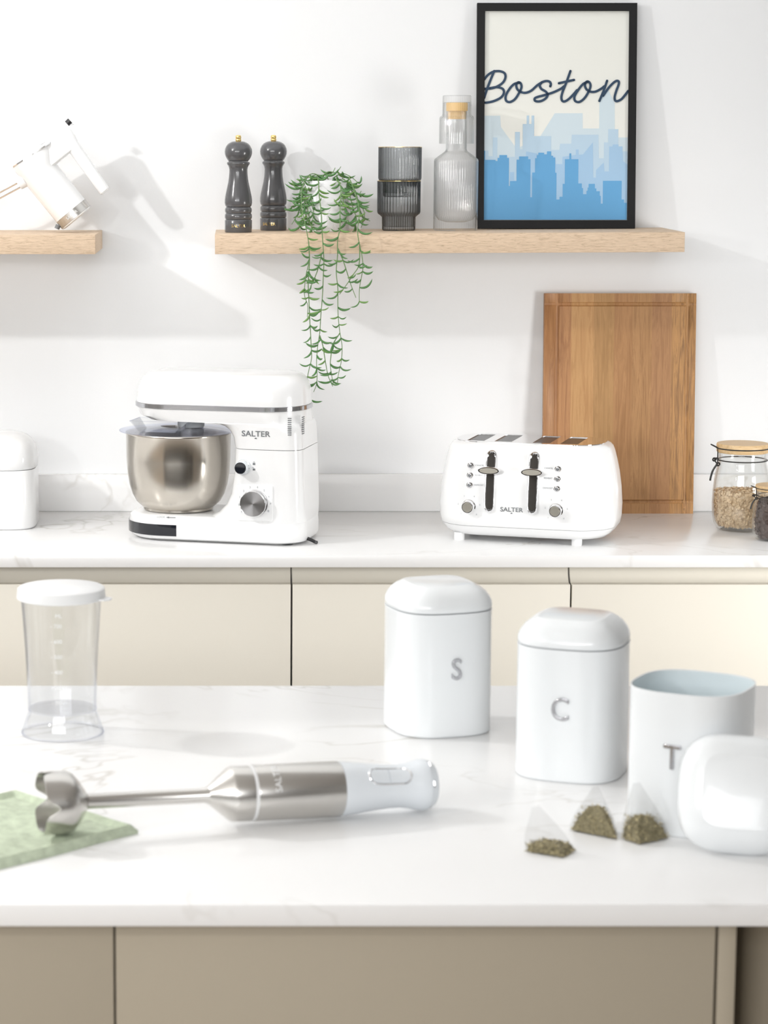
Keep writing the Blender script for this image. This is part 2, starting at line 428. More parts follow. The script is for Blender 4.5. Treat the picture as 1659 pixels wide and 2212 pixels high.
def island_cabinet(x0, x1, label):
    t = thing('island_cabinet', label, 'cabinet', ((x0 + x1) / 2, -2.3, 0), group='cream island cabinets painted as in shade'); h = (x1 - x0) / 2
    box('carcass', -h + 0.0005, h - 0.0005, -0.438, 0.55, 0.09, 0.8845, 'shadow_gap', t)
    box('panel', -h + 0.0012, h - 0.0012, -0.46, -0.44, 0.10, 0.8838, 'shaded_cashmere', t, bevel=0.0006)
    box('plinth', -h + 0.0005, h - 0.0005, -0.40, 0.5, 0.0, 0.0895, 'shaded_cashmere', t)
island_cabinet(-0.98, -0.1293, 'cream island cabinet painted as in shade, with plain panel, left of the seam')
island_cabinet(-0.1293, 0.5155, 'wide cream island cabinet painted as in shade, with plain panel, right of the seam')
t = thing('island_end_unit', 'cream island end post painted as in shade, with a shade-coloured recess and set-back panel beside it', 'cabinet', (0.7, -2.3, 0))
box('end_post', -0.1822, -0.1632, -0.46, 0.55, 0.0, 0.8843, 'shaded_cashmere', t, bevel=0.0006)
box('recess_back', -0.1628, 0.6, -0.195, -0.175, 0.0, 0.8843, 'shadow_gap', t)  # sheet coloured near-black for the shaded space beside the post
v = []
rr = [(-0.147 + 0.03 * (1 - math.cos(R(a))), -0.40 - 0.03 * math.sin(R(a))) for a in range(0, 91, 15)]
outl = [(-0.117, -0.20)] + [(a + 0.03, b + 0.13) for a, b in rr] + [(0.6, -0.30), (0.6, -0.20)]
plate('set_back_panel', [outl], 0.0, 0.8843, 'shaded_cashmere', t, plane='xy')

# ------------------------------------------------------------------ shelves
def shelf_top(x): return 1.5237 + (x - 0.44) * 0.0047
s = box('floating_shelf', -0.481, 0.481, -0.136, 0.136, -0.0405, 0, 'oak', bevel=0.0008, loc=(0.4395, -0.104, 1.5237), rot=(0, -0.0047, 0))
tag(s, 'long pale oak floating shelf holding the mills, plant and framed poster', 'shelf')
s = box('floating_shelf', -0.45, 0.45, -0.136, 0.136, -0.0395, 0, 'oak', bevel=0.0008, loc=(-0.7367, -0.104, 1.5205))
tag(s, 'pale oak floating shelf end at the left, holding the hand mixer', 'shelf')

# ------------------------------------------------------------------ framed poster
W2 = 0.1695; HF = 0.4755; B = 0.0165
t = thing('framed_poster', 'black framed Boston skyline poster leaning on the wall above the shelf', 'poster', (0.6828, -0.03, shelf_top(0.683) + 0.0014), (R(-5.07), 0, 0))
plate('frame', [[(-W2, 0), (W2, 0), (W2, HF), (-W2, HF)], [(-W2 + B, B + 0.001), (W2 - B, B + 0.001), (W2 - B, HF - B), (-W2 + B, HF - B)]], 0.0, 0.014, 'frame', t)
box('backing_board', -W2 + 0.004, W2 - 0.004, 0.0075, 0.0135, 0.004, HF - 0.004, 'frame', t)
pr = box('print', -W2 + B - 0.002, W2 - B + 0.002, 0.0065, 0.0074, B - 0.001, HF - B + 0.002, 'paper', t)
box('glass_pane', -W2 + B - 0.002, W2 - B + 0.002, 0.0032, 0.0044, B - 0.001, HF - B + 0.002, 'pane', t)
def pu(cx, cy): return (-0.1545 + (cx - 142) / 1043 * 0.3085, 0.0185 + (1585 - cy) / 1500 * 0.4395)
def ink(name, pts, m, y): return plate(name, [[pu(*p) for p in pts]], y, y + 0.0002, m, pr)
A1 = [(142, 833), (262, 833), (268, 915), (375, 1060), (375, 1585), (142, 1585)]
A2 = [(375, 1075), (550, 985), (655, 815), (855, 815), (857, 925), (975, 925), (975, 740), (1030, 632), (1085, 740), (1088, 932), (1113, 990), (1180, 990), (1180, 1585), (375, 1585)]
ink('palest_skyline', A1, 'sky_a', 0.0062); ink('palest_skyline', A2, 'sky_a', 0.0062)
Bk = [(142, 1085), (180, 1085), (180, 1125), (210, 1125), (210, 990), (243, 990), (243, 1130), (370, 1130), (370, 950), (405, 950), (405, 1075), (425, 1075), (425, 893), (453, 893), (453, 832), (470, 832), (470, 893), (488, 893), (488, 832), (507, 832), (507, 980), (630, 980), (630, 1080), (690, 1080), (695, 1035), (775, 1035), (778, 970), (970, 970), (975, 1140), (1010, 1140), (1010, 1025), (1040, 1025), (1040, 930), (1113, 930), (1113, 1090), (1180, 1090), (1180, 1585), (142, 1585)]
ink('pale_skyline', Bk, 'sky_b', 0.0058)
Ck = [(335, 1240), (365, 1240), (365, 1300), (450, 1300), (450, 1090), (545, 1110), (660, 1130), (665, 1182), (712, 1182), (712, 1130), (808, 1115), (808, 1077), (828, 1077), (828, 1115), (860, 1112), (930, 1025), (935, 1280), (955, 1280), (955, 1225), (1010, 1170), (1015, 1235), (1048, 1235), (1048, 1055), (1070, 1055), (1075, 1040), (1115, 1040), (1115, 1055), (1143, 1055), (1148, 1160), (1180, 1185), (1180, 1585), (335, 1585)]
ink('light_skyline', Ck, 'sky_c', 0.0054)
Dk = [(142, 1085), (155, 1085), (155, 1152), (230, 1152), (230, 1160), (245, 1160), (245, 1138), (258, 1138), (258, 1117), (313, 1117), (313, 1138), (327, 1138), (327, 1340), (335, 1340), (335, 1305), (382, 1305), (382, 1150), (400, 1150), (400, 1127), (465, 1127), (465, 1147), (482, 1147), (482, 1422), (495, 1422), (495, 1243), (515, 1243), (515, 1140), (527, 1140), (527, 1118), (538, 1118), (538, 1100), (580, 1100), (580, 1112), (600, 1112), (600, 1090), (630, 1090), (630, 1122), (645, 1122), (645, 1135), (660, 1135), (660, 1245), (670, 1245), (670, 1438), (693, 1438), (693, 1418), (715, 1418), (715, 1325), (730, 1325), (730, 1147), (762, 1147), (762, 1105), (775, 1105), (775, 1147), (827, 1147), (827, 1322), (853, 1322), (853, 1355), (862, 1355), (862, 1400), (887, 1400), (887, 1375), (895, 1375), (895, 1352), (902, 1352), (902, 1325), (947, 1325), (947, 1358), (958, 1358), (958, 1378), (983, 1378), (983, 1412), (990, 1412), (990, 1468), (1005, 1468), (1005, 1303), (1140, 1303), (1140, 1438), (1158, 1438), (1158, 1462), (1178, 1462), (1178, 1585), (142, 1585)]
ink('front_skyline', Dk, 'sky_d', 0.0050)
strokes = [
    [(217, 512), (196, 562), (172, 625), (152, 685), (146, 705)],
    [(146, 572), (172, 540), (210, 517), (255, 513), (290, 527), (298, 556), (282, 592), (245, 620), (200, 636), (150, 640)],
    [(185, 636), (235, 628), (278, 640), (287, 670), (265, 703), (215, 728), (165, 739), (146, 739)],
    [(398, 596), (360, 606), (326, 642), (301, 690), (304, 725), (330, 735), (366, 715), (396, 670), (413, 630), (408, 602), (390, 593), (376, 612), (384, 643), (410, 663), (445, 668), (485, 652), (530, 612), (575, 587), (610, 586), (624, 604), (620, 622)],
    [(560, 592), (545, 615), (556, 640), (588, 660), (602, 684), (586, 710), (550, 729), (515, 728), (508, 712), (525, 700), (580, 685), (640, 666), (695, 640), (718, 622)],
    [(764, 512), (737, 590), (707, 668), (701, 710), (715, 731), (742, 722), (778, 690), (812, 650)],
    [(682, 600), (735, 588), (790, 576)],
    [(890, 590), (855, 606), (820, 650), (795, 695), (800, 727), (830, 734), (866, 708), (896, 660), (909, 620), (901, 594), (882, 588), (869, 611), (879, 641), (907, 660), (945, 660), (985, 640), (1008, 622)],
    [(1028, 582), (1005, 650), (974, 727)],
    [(1000, 690), (1045, 626), (1085, 588), (1108, 584), (1112, 606), (1093, 660), (1083, 705), (1095, 729), (1130, 716), (1160, 682), (1180, 655)],
]
for i, st in enumerate(strokes):
    v, f = stroke_data([pu(*p) for p in st], 0.0051, 0.0048 - i * 0.00002)
    obj('boston_lettering', v, f, 'navy', pr, smooth=False)

# ------------------------------------------------------------------ pepper mills
def mill(x, y, label, turn):
    z = shelf_top(x); q = 10146.0
    t = thing('pepper_mill', label, 'pepper mill', (x, y, z), (0, 0, turn), 'charcoal mills on the shelf')
    body = [(2152, 0), (2150, 280), (2140, 287), (1900, 288), (1885, 278), (1878, 266), (1868, 276), (1850, 285), (1815, 288), (1775, 284), (1755, 272), (1748, 262), (1738, 272), (1720, 281), (1680, 285), (1650, 280), (1625, 265), (1616, 252), (1606, 264), (1585, 280), (1530, 290), (1460, 288), (1380, 277), (1250, 250), (1100, 216), (1000, 202), (900, 194), (830, 192), (780, 202), (745, 220), (725, 236), (705, 243), (685, 240), (674, 228), (668, 210), (667, 0)]
    lathe('body', [(r / q, (2152 - y_) / q) for y_, r in body], 'mill', t, 64, angle=60)
    head = [(664, 0), (663, 200), (655, 212), (620, 238), (570, 266), (520, 284), (460, 290), (400, 282), (340, 255), (300, 222), (268, 175), (250, 130), (240, 75), (238, 0)]
    lathe('head', [(r / q, (2152 - y_) / q) for y_, r in head], 'mill', t, 64, angle=60)
    knob = [(240, 0), (240, 55), (225, 62), (205, 63), (190, 52), (180, 60), (150, 62), (130, 55), (115, 44), (112, 0)]
    lathe('knob', [(r / q, (2152 - y_) / q) for y_, r in knob], 'gold', t, 24)
    tx = text('brand_lettering', 'SALTER', 0.0086, 'gold', t, (0, -0.02845, (2152 - 2010) / q), bend=0.0284, ext=0.0002, wide=1.05)
    return t
mill(0.0066, -0.135, 'charcoal lacquered pepper mill with gold knob at the shelf end', R(0))
mill(0.0813, -0.030, 'charcoal lacquered pepper mill with gold knob, next to the trailing plant', R(-22))

# ------------------------------------------------------------------ trailing plant
PX, PY = 0.189, -0.095; PZ = shelf_top(PX)
t = thing('potted_plant', 'trailing green plant in a white marbled pot, hanging below the shelf', 'plant', (PX, PY, PZ))
lathe('pot', [(0, 0), (0.049, 0), (0.051, 0.002), (0.052, 0.104), (0.0505, 0.106), (0.048, 0.104), (0.047, 0.09), (0, 0.09)], 'pot', t, 48)
lathe('soil', [(0, 0.091), (0.0468, 0.091), (0.03, 0.098), (0, 0.1)], 'soil', t, 24)
def leaf_mesh(L, wd, curl, name, m):
    n = 7; rows = []; v, f = [], []
    for i in range(n + 1):
        s_ = i / n; x = L * s_; z = L * (-curl * s_ + (curl + 0.18) * s_ * s_)
        ww = wd * (0.25 + math.sin(math.pi * (0.12 + 0.86 * s_)) ** 0.8) * (1 if i < n else 0.2); th = ww * 0.8
        dz = L * (-curl + 2 * (curl + 0.18) * s_) / L; nx, nz = -dz, 1
        k = math.hypot(nx, nz); nx /= k; nz /= k
        for a, b in ((0, 1), (1, 0), (0, -1), (-1, 0)):
            v.append((x + nx * b * th, a * ww, z + nz * b * th))
    for i in range(n):
        for j in range(4):
            f.append((4 * i + j, 4 * i + (j + 1) % 4, 4 * i + 4 + (j + 1) % 4, 4 * i + 4 + j))
    f += [(0, 1, 2, 3), (4 * n, 4 * n + 1, 4 * n + 2, 4 * n + 3)]
    me = bpy.data.meshes.new(name); me.from_pydata(v, [], f); me.update()
    me.polygons.foreach_set('use_smooth', [True] * len(me.polygons)); me.materials.append(M[m]); return me
LEAVES = [leaf_mesh(0.025, 0.0022, 0.55, 'leaf', 'leaf'), leaf_mesh(0.028, 0.0021, 0.75, 'leaf', 'leaf'), leaf_mesh(0.021, 0.0022, 0.4, 'leaf', 'leaf2'), leaf_mesh(0.024, 0.0024, 0.62, 'leaf', 'leaf')]
hang = [
    [(330, 160), (240, 200), (205, 330), (215, 480), (250, 640), (270, 750), (275, 900), (245, 1050), (235, 1200), (265, 1300), (260, 1400)],
    [(340, 170), (355, 230), (360, 330), (378, 480), (385, 600), (395, 750), (405, 900), (400, 1050), (395, 1200), (383, 1350), (372, 1530), (355, 1650), (345, 1780), (350, 1900), (345, 1990), (320, 2060)],
    [(270, 740), (278, 900), (268, 1100), (275, 1250), (285, 1450), (295, 1620), (300, 1760), (270, 1900), (265, 2000), (280, 2110), (285, 2130)],
    [(510, 190), (545, 250), (552, 330), (545, 480), (545, 620), (525, 730), (525, 850), (515, 1000), (530, 1150), (530, 1260), (535, 1400), (550, 1530), (570, 1650), (565, 1780), (540, 1900), (530, 1990)],
    [(550, 1540), (490, 1640), (470, 1760), (470, 1850), (495, 1990)],
    [(372, 1560), (400, 1650), (425, 1800), (450, 1920), (490, 2010)],
    [(620, 180), (680, 330), (715, 480), (700, 650), (720, 770), (740, 860), (750, 960), (735, 1060), (720, 1150), (720, 1270)],
    [(720, 770), (715, 940), (670, 1020), (610, 1110), (545, 1200)],
    [(530, 800), (580, 920), (620, 1040), (650, 1130), (690, 1230)],
    [(385, 840), (360, 960), (320, 1070), (290, 1130)],
]
bush = [
    [(400, 190), (300, 150), (215, 215), (150, 280)], [(330, 180), (210, 260), (170, 400), (110, 435)], [(300, 190), (220, 300), (180, 480), (120, 590)],
    [(280, 200), (230, 420), (280, 580), (345, 645)], [(380, 180), (440, 135), (510, 140), (550, 90)], [(480, 190), (560, 150), (640, 180), (700, 230)],
    [(540, 200), (640, 250), (700, 330), (730, 300)], [(560, 190), (660, 270), (720, 420), (800, 470)], [(600, 210), (680, 330), (740, 520), (810, 560)],
    [(600, 220), (650, 420), (690, 560), (640, 690)], [(560, 230), (575, 400), (600, 480), (590, 600)], [(310, 200), (290, 330), (310, 470), (300, 600)],
    [(250, 230), (200, 420), (210, 560), (160, 640)], [(330, 190), (245, 300), (265, 480), (300, 660), (290, 740)], [(580, 200), (700, 380), (760, 500), (730, 620)],
    [(440, 200), (420, 160), (470, 150), (500, 100)],
]
leafn = 0
def strand(pts, hanging, step, jit):
    global leafn
    P3 = []
    for cx, cy in pts:
        px = 600 + cx / 4.096; py = 340 + cy / 4.096
        if hanging:
            k = min(1, max(0, (py - 385) / 85)); Y = -0.13 - 0.14 * k
        else:
            k = min(1, max(0, (py - 370) / 110)); edge = min(1, abs(cx - 420) / 300); Y = -0.11 - 0.075 * k * (1 - 0.55 * edge)
        dep = (Y + 5.29) / 5.02
        X = (px - 508) / 1056 * dep; Z = 1.721 + (1.521 - (py - 507) / 1048 - 1.721) * dep
        P3.append((X - PX, Y - PY, Z - PZ))
    Q = smoothpath(P3, 5)
    st = tube('stem', Q, lambda s_: 0.00115 * (1.1 - 0.5 * s_), 'stem', t, 5)
    acc = random.uniform(0.2, 0.6) * step; side = random.choice((-1, 1)); nxt = acc; d = 0
    for a, b in zip(Q, Q[1:]):
        L = (b - a).length
        while d + L >= nxt:
            p = a + (b - a) * ((nxt - d) / L)
            for k in range(2 if random.random() < 0.5 else 1):
                if leafn >= 296: break
                az = (0 if side > 0 else math.pi) + random.gauss(0, jit)
                if math.sin(az) > 0.25 and p.z < 0: az = -az
                o = bpy.data.objects.new('leaf', random.choice(LEAVES)); COL.objects.link(o); o.parent = st
                o.location = p; s_ = random.uniform(0.75, 1.12) * (1 if hanging else 1.15); o.scale = (s_, s_, s_)
                o.rotation_euler = (random.gauss(0, 0.3), random.gauss(0.32, 0.3), az)
                leafn += 1; side = -side
            nxt += step * random.uniform(0.7, 1.3)
        d += L
for h in hang: strand(h, True, 0.0225, 0.5)
for h in bush: strand(h, False, 0.0165, 0.9)

# ------------------------------------------------------------------ ribbed smoked tumblers
def tumbler(x, y, z, label, turn):
    t = thing('ribbed_tumbler', label, 'tumbler', (x, y, z), (0, 0, turn), 'stacked smoked glass tumblers')
    o = [(0, 0.0), (0.033, 0), (0.0352, 0.002), (0.0358, 0.028), (0.038, 0.0305), (0.0445, 0.0355), (0.0458, 0.039), (0.046, 0.104)]
    i = [(0.0442, 0.104), (0.0438, 0.04), (0.0425, 0.0375), (0.036, 0.0325), (0.0336, 0.028), (0.0330, 0.008), (0, 0.007)]
    lathe('glass', o + i, 'smoke', t, ribs=40, amp=0.0022, angle=80)
    lathe('gold_rim', [(0.0461, 0.1036), (0.0461, 0.1046), (0.0441, 0.1046), (0.0441, 0.1036)], 'gold', t, 64, closed=True)
    return t
TX, TY = 0.346, -0.065
tumbler(TX, TY, shelf_top(TX), 'ribbed smoked glass tumbler with gold rim, lower of the stacked pair', 0)
tumbler(TX + 0.0015, TY, shelf_top(TX) + 0.0706, 'ribbed smoked glass tumbler with gold rim, upper of the stacked pair', 0.05)

# ------------------------------------------------------------------ carafe, stopper, inverted glass
CXX, CYY = 0.4645, -0.082; cz = shelf_top(CXX)
t = thing('ribbed_carafe', 'clear ribbed glass carafe standing beside the framed poster', 'carafe', (CXX, CYY, cz))
lathe('glass', [(0, 0), (0.044, 0), (0.0465, 0.003), (0.0467, 0.145), (0.0455, 0.149), (0.024, 0.165), (0.0218, 0.169), (0.0215, 0.248), (0.0195, 0.248), (0.0198, 0.17), (0.022, 0.1645), (0.044, 0.1475), (0.0448, 0.144), (0.0448, 0.045), (0.043, 0.032), (0.036, 0.022), (0.02, 0.0175), (0, 0.017)], 'glass', t, ribs=52, amp=0.0014, angle=80)
lathe('stopper', [(0, 0.232), (0.0185, 0.232), (0.019, 0.2482), (0.0225, 0.2486), (0.0228, 0.264), (0.0218, 0.266), (0, 0.266)], 'amber', t, 32)
t = thing('inverted_glass', 'small clear ribbed glass upturned over the carafe neck', 'glass', (CXX, CYY, cz))
lathe('glass', [(0.0364, 0.181), (0.0364, 0.233), (0.0352, 0.2365), (0.031, 0.2395), (0.0302, 0.242), (0.0298, 0.279), (0.028, 0.281), (0, 0.281), (0, 0.267), (0.026, 0.267), (0.0282, 0.265), (0.0285, 0.241), (0.0295, 0.2375), (0.0338, 0.2345), (0.0346, 0.232), (0.0348, 0.181)], 'glass', t, ribs=44, amp=0.001, closed=True, angle=80)

# ------------------------------------------------------------------ hand mixer on the left shelf
q = 6764.0
ang = math.atan2(0.776, 0.63)
t = thing('hand_mixer', 'white hand mixer with steel band tilted on its heel, beaters to the left', 'hand mixer', (-0.4698, -0.1, 1.657 + 0.0006))
# local frame: t runs down the body, w runs across towards the handle
def hm(tt, ww, dy=0.0):
    tx, tz = 0.63, -0.776; wx, wz = 0.776, 0.63
    return ((tt * tx + ww * wx) / q, dy, (tt * tz + ww * wz) / q)
def hring(tt, w0, w1, d, r, shear=0.0, narrow=0.0):
    return [hm(tt + shear * p[0], p[0], p[1] / q * (1 - narrow * min(1, max(0, (p[0] - 430) / 420)))) for p in rrect(w0, w1, -d, d, r)]
loft('body', [hring(-24, 40, 600, 150, 140, 0.12), hring(-6, 12, 640, 210, 200, 0.12), hring(25, 0, 660, 235, 220, 0.116), hring(120, 0, 640, 240, 226, 0.09), hring(230, 0, 590, 243, 230, 0.05), hring(320, 0, 550, 246, 234, 0.02), hring(400, 0, 530, 250, 238), hring(450, 0, 527, 255, 242), hring(700, 0, 525, 262, 250), hring(1016, 0, 525, 265, 255)], 'white', t)
loft('bridge', [hring(-23, 90, 950, 145, 100, 0.12, 0.3), hring(-5, 60, 988, 200, 130, 0.12, 0.35), hring(28, 40, 1000, 228, 140, 0.116, 0.4), hring(130, 40, 990, 232, 140, 0.09, 0.44), hring(240, 60, 975, 232, 140, 0.05, 0.46), hring(310, 80, 965, 230, 140, 0.03, 0.47), hring(350, 110, 958, 222, 135, 0.015, 0.48), hring(372, 160, 945, 200, 120, 0.0, 0.48), hring(382, 220, 925, 170, 100, 0.0, 0.48)], 'white', t)
loft('steel_band', [hring(1018, -2, 527, 267, 257), hring(1132, -2, 527, 267, 257)], 'steel2', t)
loft('base_cap', [hring(1134, 0, 525, 262, 252, 0.0), hring(1150, 10, 515, 255, 245, 0.0), hring(1160, 40, 480, 225, 215)], 'white', t)
loft('top_panel', [hring(-32, 70, 640, 120, 115, 0.12), hring(-26, 60, 650, 128, 122, 0.12)], 'white_matt', t)
loft('chrome_trim', [hring(18, -4, 720, 243, 225, 0.118), hring(36, -4, 715, 245, 226, 0.118)], 'chrome', t)
hp = [(140, 850, 130, 130), (260, 868, 105, 128), (420, 862, 92, 122), (700, 842, 86, 118), (1000, 822, 82, 112), (1100, 815, 78, 105), (1122, 813, 60, 84)]
loft('handle', [hring(a, b - c, b + c, d, min(c, d) * 0.8) for a, b, c, d in hp], 'white', t)
v, f = tube_data([hm(40, 1000), hm(36, 1062)], 0.0065, 16); obj('speed_dial', v, f, 'black', t)
v, f = tube_data([hm(60, 995), hm(100, 1078), hm(112, 1076)], 0.0022, 8); obj('eject_lever', v, f, 'white_matt', t)
v, f = tube_data([hm(275, 30, -0.006), hm(268, -75, -0.006)], lambda s_: 0.0145 * (1 - 0.2 * s_), 24); obj('beater_socket', v, f, 'white', t)
for dy, sh in ((-0.012, 38), (0.012, -38)):
    a = Vector(hm(262 + sh, -62, dy)); b = Vector(hm(150 + sh, -620, dy)); c = Vector(hm(118 + sh, -780, dy))
    bt = tube('beater', [a, b], 0.0042, 'chrome', t, 16)
    d = (c - a).normalized(); sd = Vector((0, 1, 0)).cross(d)
    for k in range(4):
        nrm = (Vector((0, 1, 0)) * math.cos(k * math.pi / 2) + sd * math.sin(k * math.pi / 2)) * 0.011
        tube('beater_wire', smoothpath([b - d * 0.004, b + d * 0.01 + nrm * 0.8, b + d * 0.035 + nrm, b + d * 0.06 + nrm * 0.8, b + d * 0.07], 4), 0.0012, 'chrome', bt, 6)
v, f = tube_data([hm(1060, -5), hm(1085, -55)], 0.0055, 12); obj('rest_foot', v, f, 'vent', t)
for k, (a, b) in enumerate(((180, -20), (230, -12), (470, 10), (520, 14))):
    v, f = tube_data([hm(-20 + 0.12 * a, a, -0.012), hm(-36 + 0.12 * a, a, -0.012)], 0.0009, 8); obj('indicator', v, f, 'grey_print', t)
bl = text('brand_lettering', 'SALTER', 0.0085, 'white_matt', t, hm(1076, 255, -0.0397), (R(90), 0, 0), ext=0.0003)
bl.rotation_euler = Euler((R(90), -math.atan2(0.63, 0.776), 0))

# ------------------------------------------------------------------ bread bin at the left of the worktop
t = thing('storage_bin', 'large white lidded storage bin cut off by the left picture edge', 'bin', (-0.505, -0.165, T))
def sell(rows, e): return [superell(a, e, z) for a, z in rows]
loft('body', sell([(0.084, 0), (0.0868, 0.002), (0.088, 0.006), (0.088, 0.122), (0.0872, 0.124)], 4.2), 'white', t, angle=60)
loft('lid', sell([(0.0862, 0.1245), (0.0882, 0.126), (0.0882, 0.145), (0.0868, 0.157), (0.083, 0.169), (0.0765, 0.179), (0.068, 0.1865), (0.058, 0.1915), (0.046, 0.1945), (0.03, 0.196), (0.012, 0.1964)], 3.6), 'white', t, angle=60)

# ------------------------------------------------------------------ stand mixer
t = thing('stand_mixer', 'white stand mixer with brushed steel bowl and chrome band', 'stand mixer', (-0.006, -0.337, T), (0, 0, R(-15)))
def secs(rows, n=10, rb=None): return [rrect(a, b, -c, c, r, z, n, rb) for z, a, b, c, r in rows]
loft('base', secs([(0.003, -0.200, 0.158, 0.086, 0.075), (0.007, -0.208, 0.166, 0.094, 0.085), (0.014, -0.213, 0.169, 0.0975, 0.09), (0.034, -0.214, 0.169, 0.0975, 0.09), (0.046, -0.211, 0.168, 0.0955, 0.088), (0.0515, -0.203, 0.166, 0.090, 0.082), (0.0535, -0.193, 0.16, 0.082, 0.075)], rb=0.05), 'white', t)
for x_, y_ in ((-0.15, 0.05), (-0.15, -0.05), (0.13, 0.06), (0.13, -0.06)):
    lathe('rubber_foot', [(0, 0), (0.012, 0), (0.013, 0.001), (0.013, 0.0045), (0, 0.0045)], 'black', t, 20, loc=(x_, y_, 0))
loft('column', secs([(0.046, -0.05, 0.1685, 0.0955, 0.05), (0.052, -0.03, 0.1682, 0.0952, 0.045), (0.062, -0.010, 0.1678, 0.0950, 0.04), (0.078, 0.006, 0.1672, 0.0945, 0.036), (0.1, 0.016, 0.1665, 0.0940, 0.034), (0.14, 0.022, 0.1650, 0.0935, 0.034), (0.1925, 0.024, 0.1635, 0.0930, 0.034)]), 'white', t)
hd = loft('head', secs([(0.1935, 0.024, 0.1634, 0.0928, 0.034), (0.215, 0.020, 0.1625, 0.0925, 0.034), (0.228, 0.012, 0.162, 0.0925, 0.036), (0.236, 0.0, 0.1618, 0.0925, 0.04), (0.241, -0.02, 0.1616, 0.0925, 0.05), (0.2435, -0.06, 0.1615, 0.0925, 0.06), (0.2445, -0.165, 0.1614, 0.0915, 0.07), (0.252, -0.186, 0.1613, 0.0925, 0.078), (0.2685, -0.194, 0.161, 0.0928, 0.08)]), 'white', t)
loft('chrome_band', secs([(0.2690, -0.1965, 0.1625, 0.0945, 0.082), (0.2695, -0.1975, 0.1632, 0.0952, 0.083), (0.2775, -0.1975, 0.1632, 0.0952, 0.083), (0.278, -0.1965, 0.1625, 0.0945, 0.082)]), 'letter', t)
dome = [(0.2782, -0.195, 0.161, 0.0930, 0.080), (0.295, -0.194, 0.1605, 0.0925, 0.080), (0.310, -0.1915, 0.159, 0.0905, 0.079), (0.321, -0.187, 0.156, 0.087, 0.077), (0.330, -0.180, 0.151, 0.081, 0.073), (0.3365, -0.170, 0.144, 0.072, 0.066), (0.340, -0.158, 0.135, 0.060, 0.056), (0.3420, -0.14, 0.12, 0.04, 0.038), (0.3426, -0.11, 0.09, 0.015, 0.014)]
loft('upper_cover', secs(dome), 'white', t, angle=60)
bx = -0.114
bw = lathe('bowl', [(0, 0.0545), (0.070, 0.0545), (0.072, 0.056), (0.072, 0.060), (0.076, 0.0625), (0.086, 0.072), (0.0945, 0.087), (0.1005, 0.106), (0.1045, 0.130), (0.1065, 0.16), (0.1072, 0.209), (0.1085, 0.2105), (0.1088, 0.213), (0.1075, 0.2145), (0.1062, 0.213), (0.1050, 0.16), (0.1030, 0.13), (0.099, 0.107), (0.093, 0.088), (0.085, 0.074), (0.07, 0.064), (0, 0.063)], 'steel', t, 96, loc=(bx, 0, 0), angle=50)
lathe('splash_guard', [(0.036, 0.2235), (0.06, 0.2225), (0.100, 0.2185), (0.112, 0.2165), (0.1195, 0.2160), (0.1205, 0.2172), (0.112, 0.2182), (0.1, 0.2202), (0.06, 0.2242), (0.036, 0.2252)], 'plastic_blue', t, 96, loc=(bx, 0, 0), closed=True)
tube('guard_rim', [(bx + 0.1202 * math.cos(2 * math.pi * i / 72), 0.1202 * math.sin(2 * math.pi * i / 72), 0.2167) for i in range(72)], 0.0008, 'plastic_blue', t, 6, True)
# feeding chute: open tapered tray standing on the guard
def ring2(z, x0, x1, y0, y1): return [(x0, y0, z), (x1, y0, z), (x1, y1, z), (x0, y1, z)]
o_ = [ring2(0.2205, -0.170, -0.095, -0.088, -0.035), ring2(0.2435, -0.188, -0.066, -0.098, -0.026)]
i_ = [ring2(0.2435, -0.1865, -0.0675, -0.0965, -0.0275), ring2(0.2215, -0.1688, -0.0962, -0.0868, -0.0362)]
loft('feed_chute', o_ + i_, 'plastic', t, True, True)
tube('chute_rim', [(-0.1875, -0.0975, 0.2437), (-0.127, -0.0975, 0.2440), (-0.0665, -0.0975, 0.2437), (-0.0665, -0.0265, 0.2437), (-0.1875, -0.0265, 0.2437)], 0.0009, 'plastic_blue', t, 6, True)
lathe('drive_hub', [(0, 0.2255), (0.026, 0.2255), (0.0275, 0.228), (0.0275, 0.2445), (0, 0.2445)], 'bluewhite', t, 40, loc=(bx + 0.03, -0.01, 0))
lathe('drive_shaft', [(0, 0.14), (0.006, 0.14), (0.006, 0.2252), (0, 0.2252)], 'steel2', t, 20, loc=(bx, 0, 0))
fy = -0.0935
lk = lathe('lock_knob', [(0, 0), (0.0155, 0), (0.0155, 0.004), (0.0135, 0.0045), (0.0128, 0.018), (0.0112, 0.0195), (0, 0.0195)], 'bluewhite', t, 40, loc=(0.0475, fy - 0.0002, 0.158), rot=(R(90), 0, 0))
lathe('knob_face', [(0, 0.0197), (0.0105, 0.0197), (0.0118, 0.0215), (0.0105, 0.0235), (0, 0.0238)], 'blackgloss', lk, 32)
tube('knob_ring', [(0.0135 * math.cos(2 * math.pi * i / 40), 0.0135 * math.sin(2 * math.pi * i / 40), 0.0045) for i in range(40)], 0.0009, 'chrome', lk, 6, True)
pl = loft('dial_plate', [[(p[0], fy - 0.0005 - dz, p[1]) for p in rrect(0.0725 - s_, 0.0725 + s_, 0.0865 - s_, 0.0865 + s_, 0.006)] for s_, dz in ((0.0375, 0.0), (0.0372, 0.0022), (0.0360, 0.0032))], 'white', t)
dl = lathe('speed_dial', [(0, 0), (0.0275, 0), (0.0275, 0.004), (0.0262, 0.0045), (0.0258, 0.016), (0.0248, 0.017), (0, 0.0165)], 'dial', t, 64, loc=(0.0725, fy - 0.0037, 0.0865), rot=(R(90), 0, 0))
tube('dial_ring', [(0.0255 * math.cos(2 * math.pi * i / 56), 0.0255 * math.sin(2 * math.pi * i / 56), 0.0165) for i in range(56)], 0.0007, 'chrome', dl, 6, True)
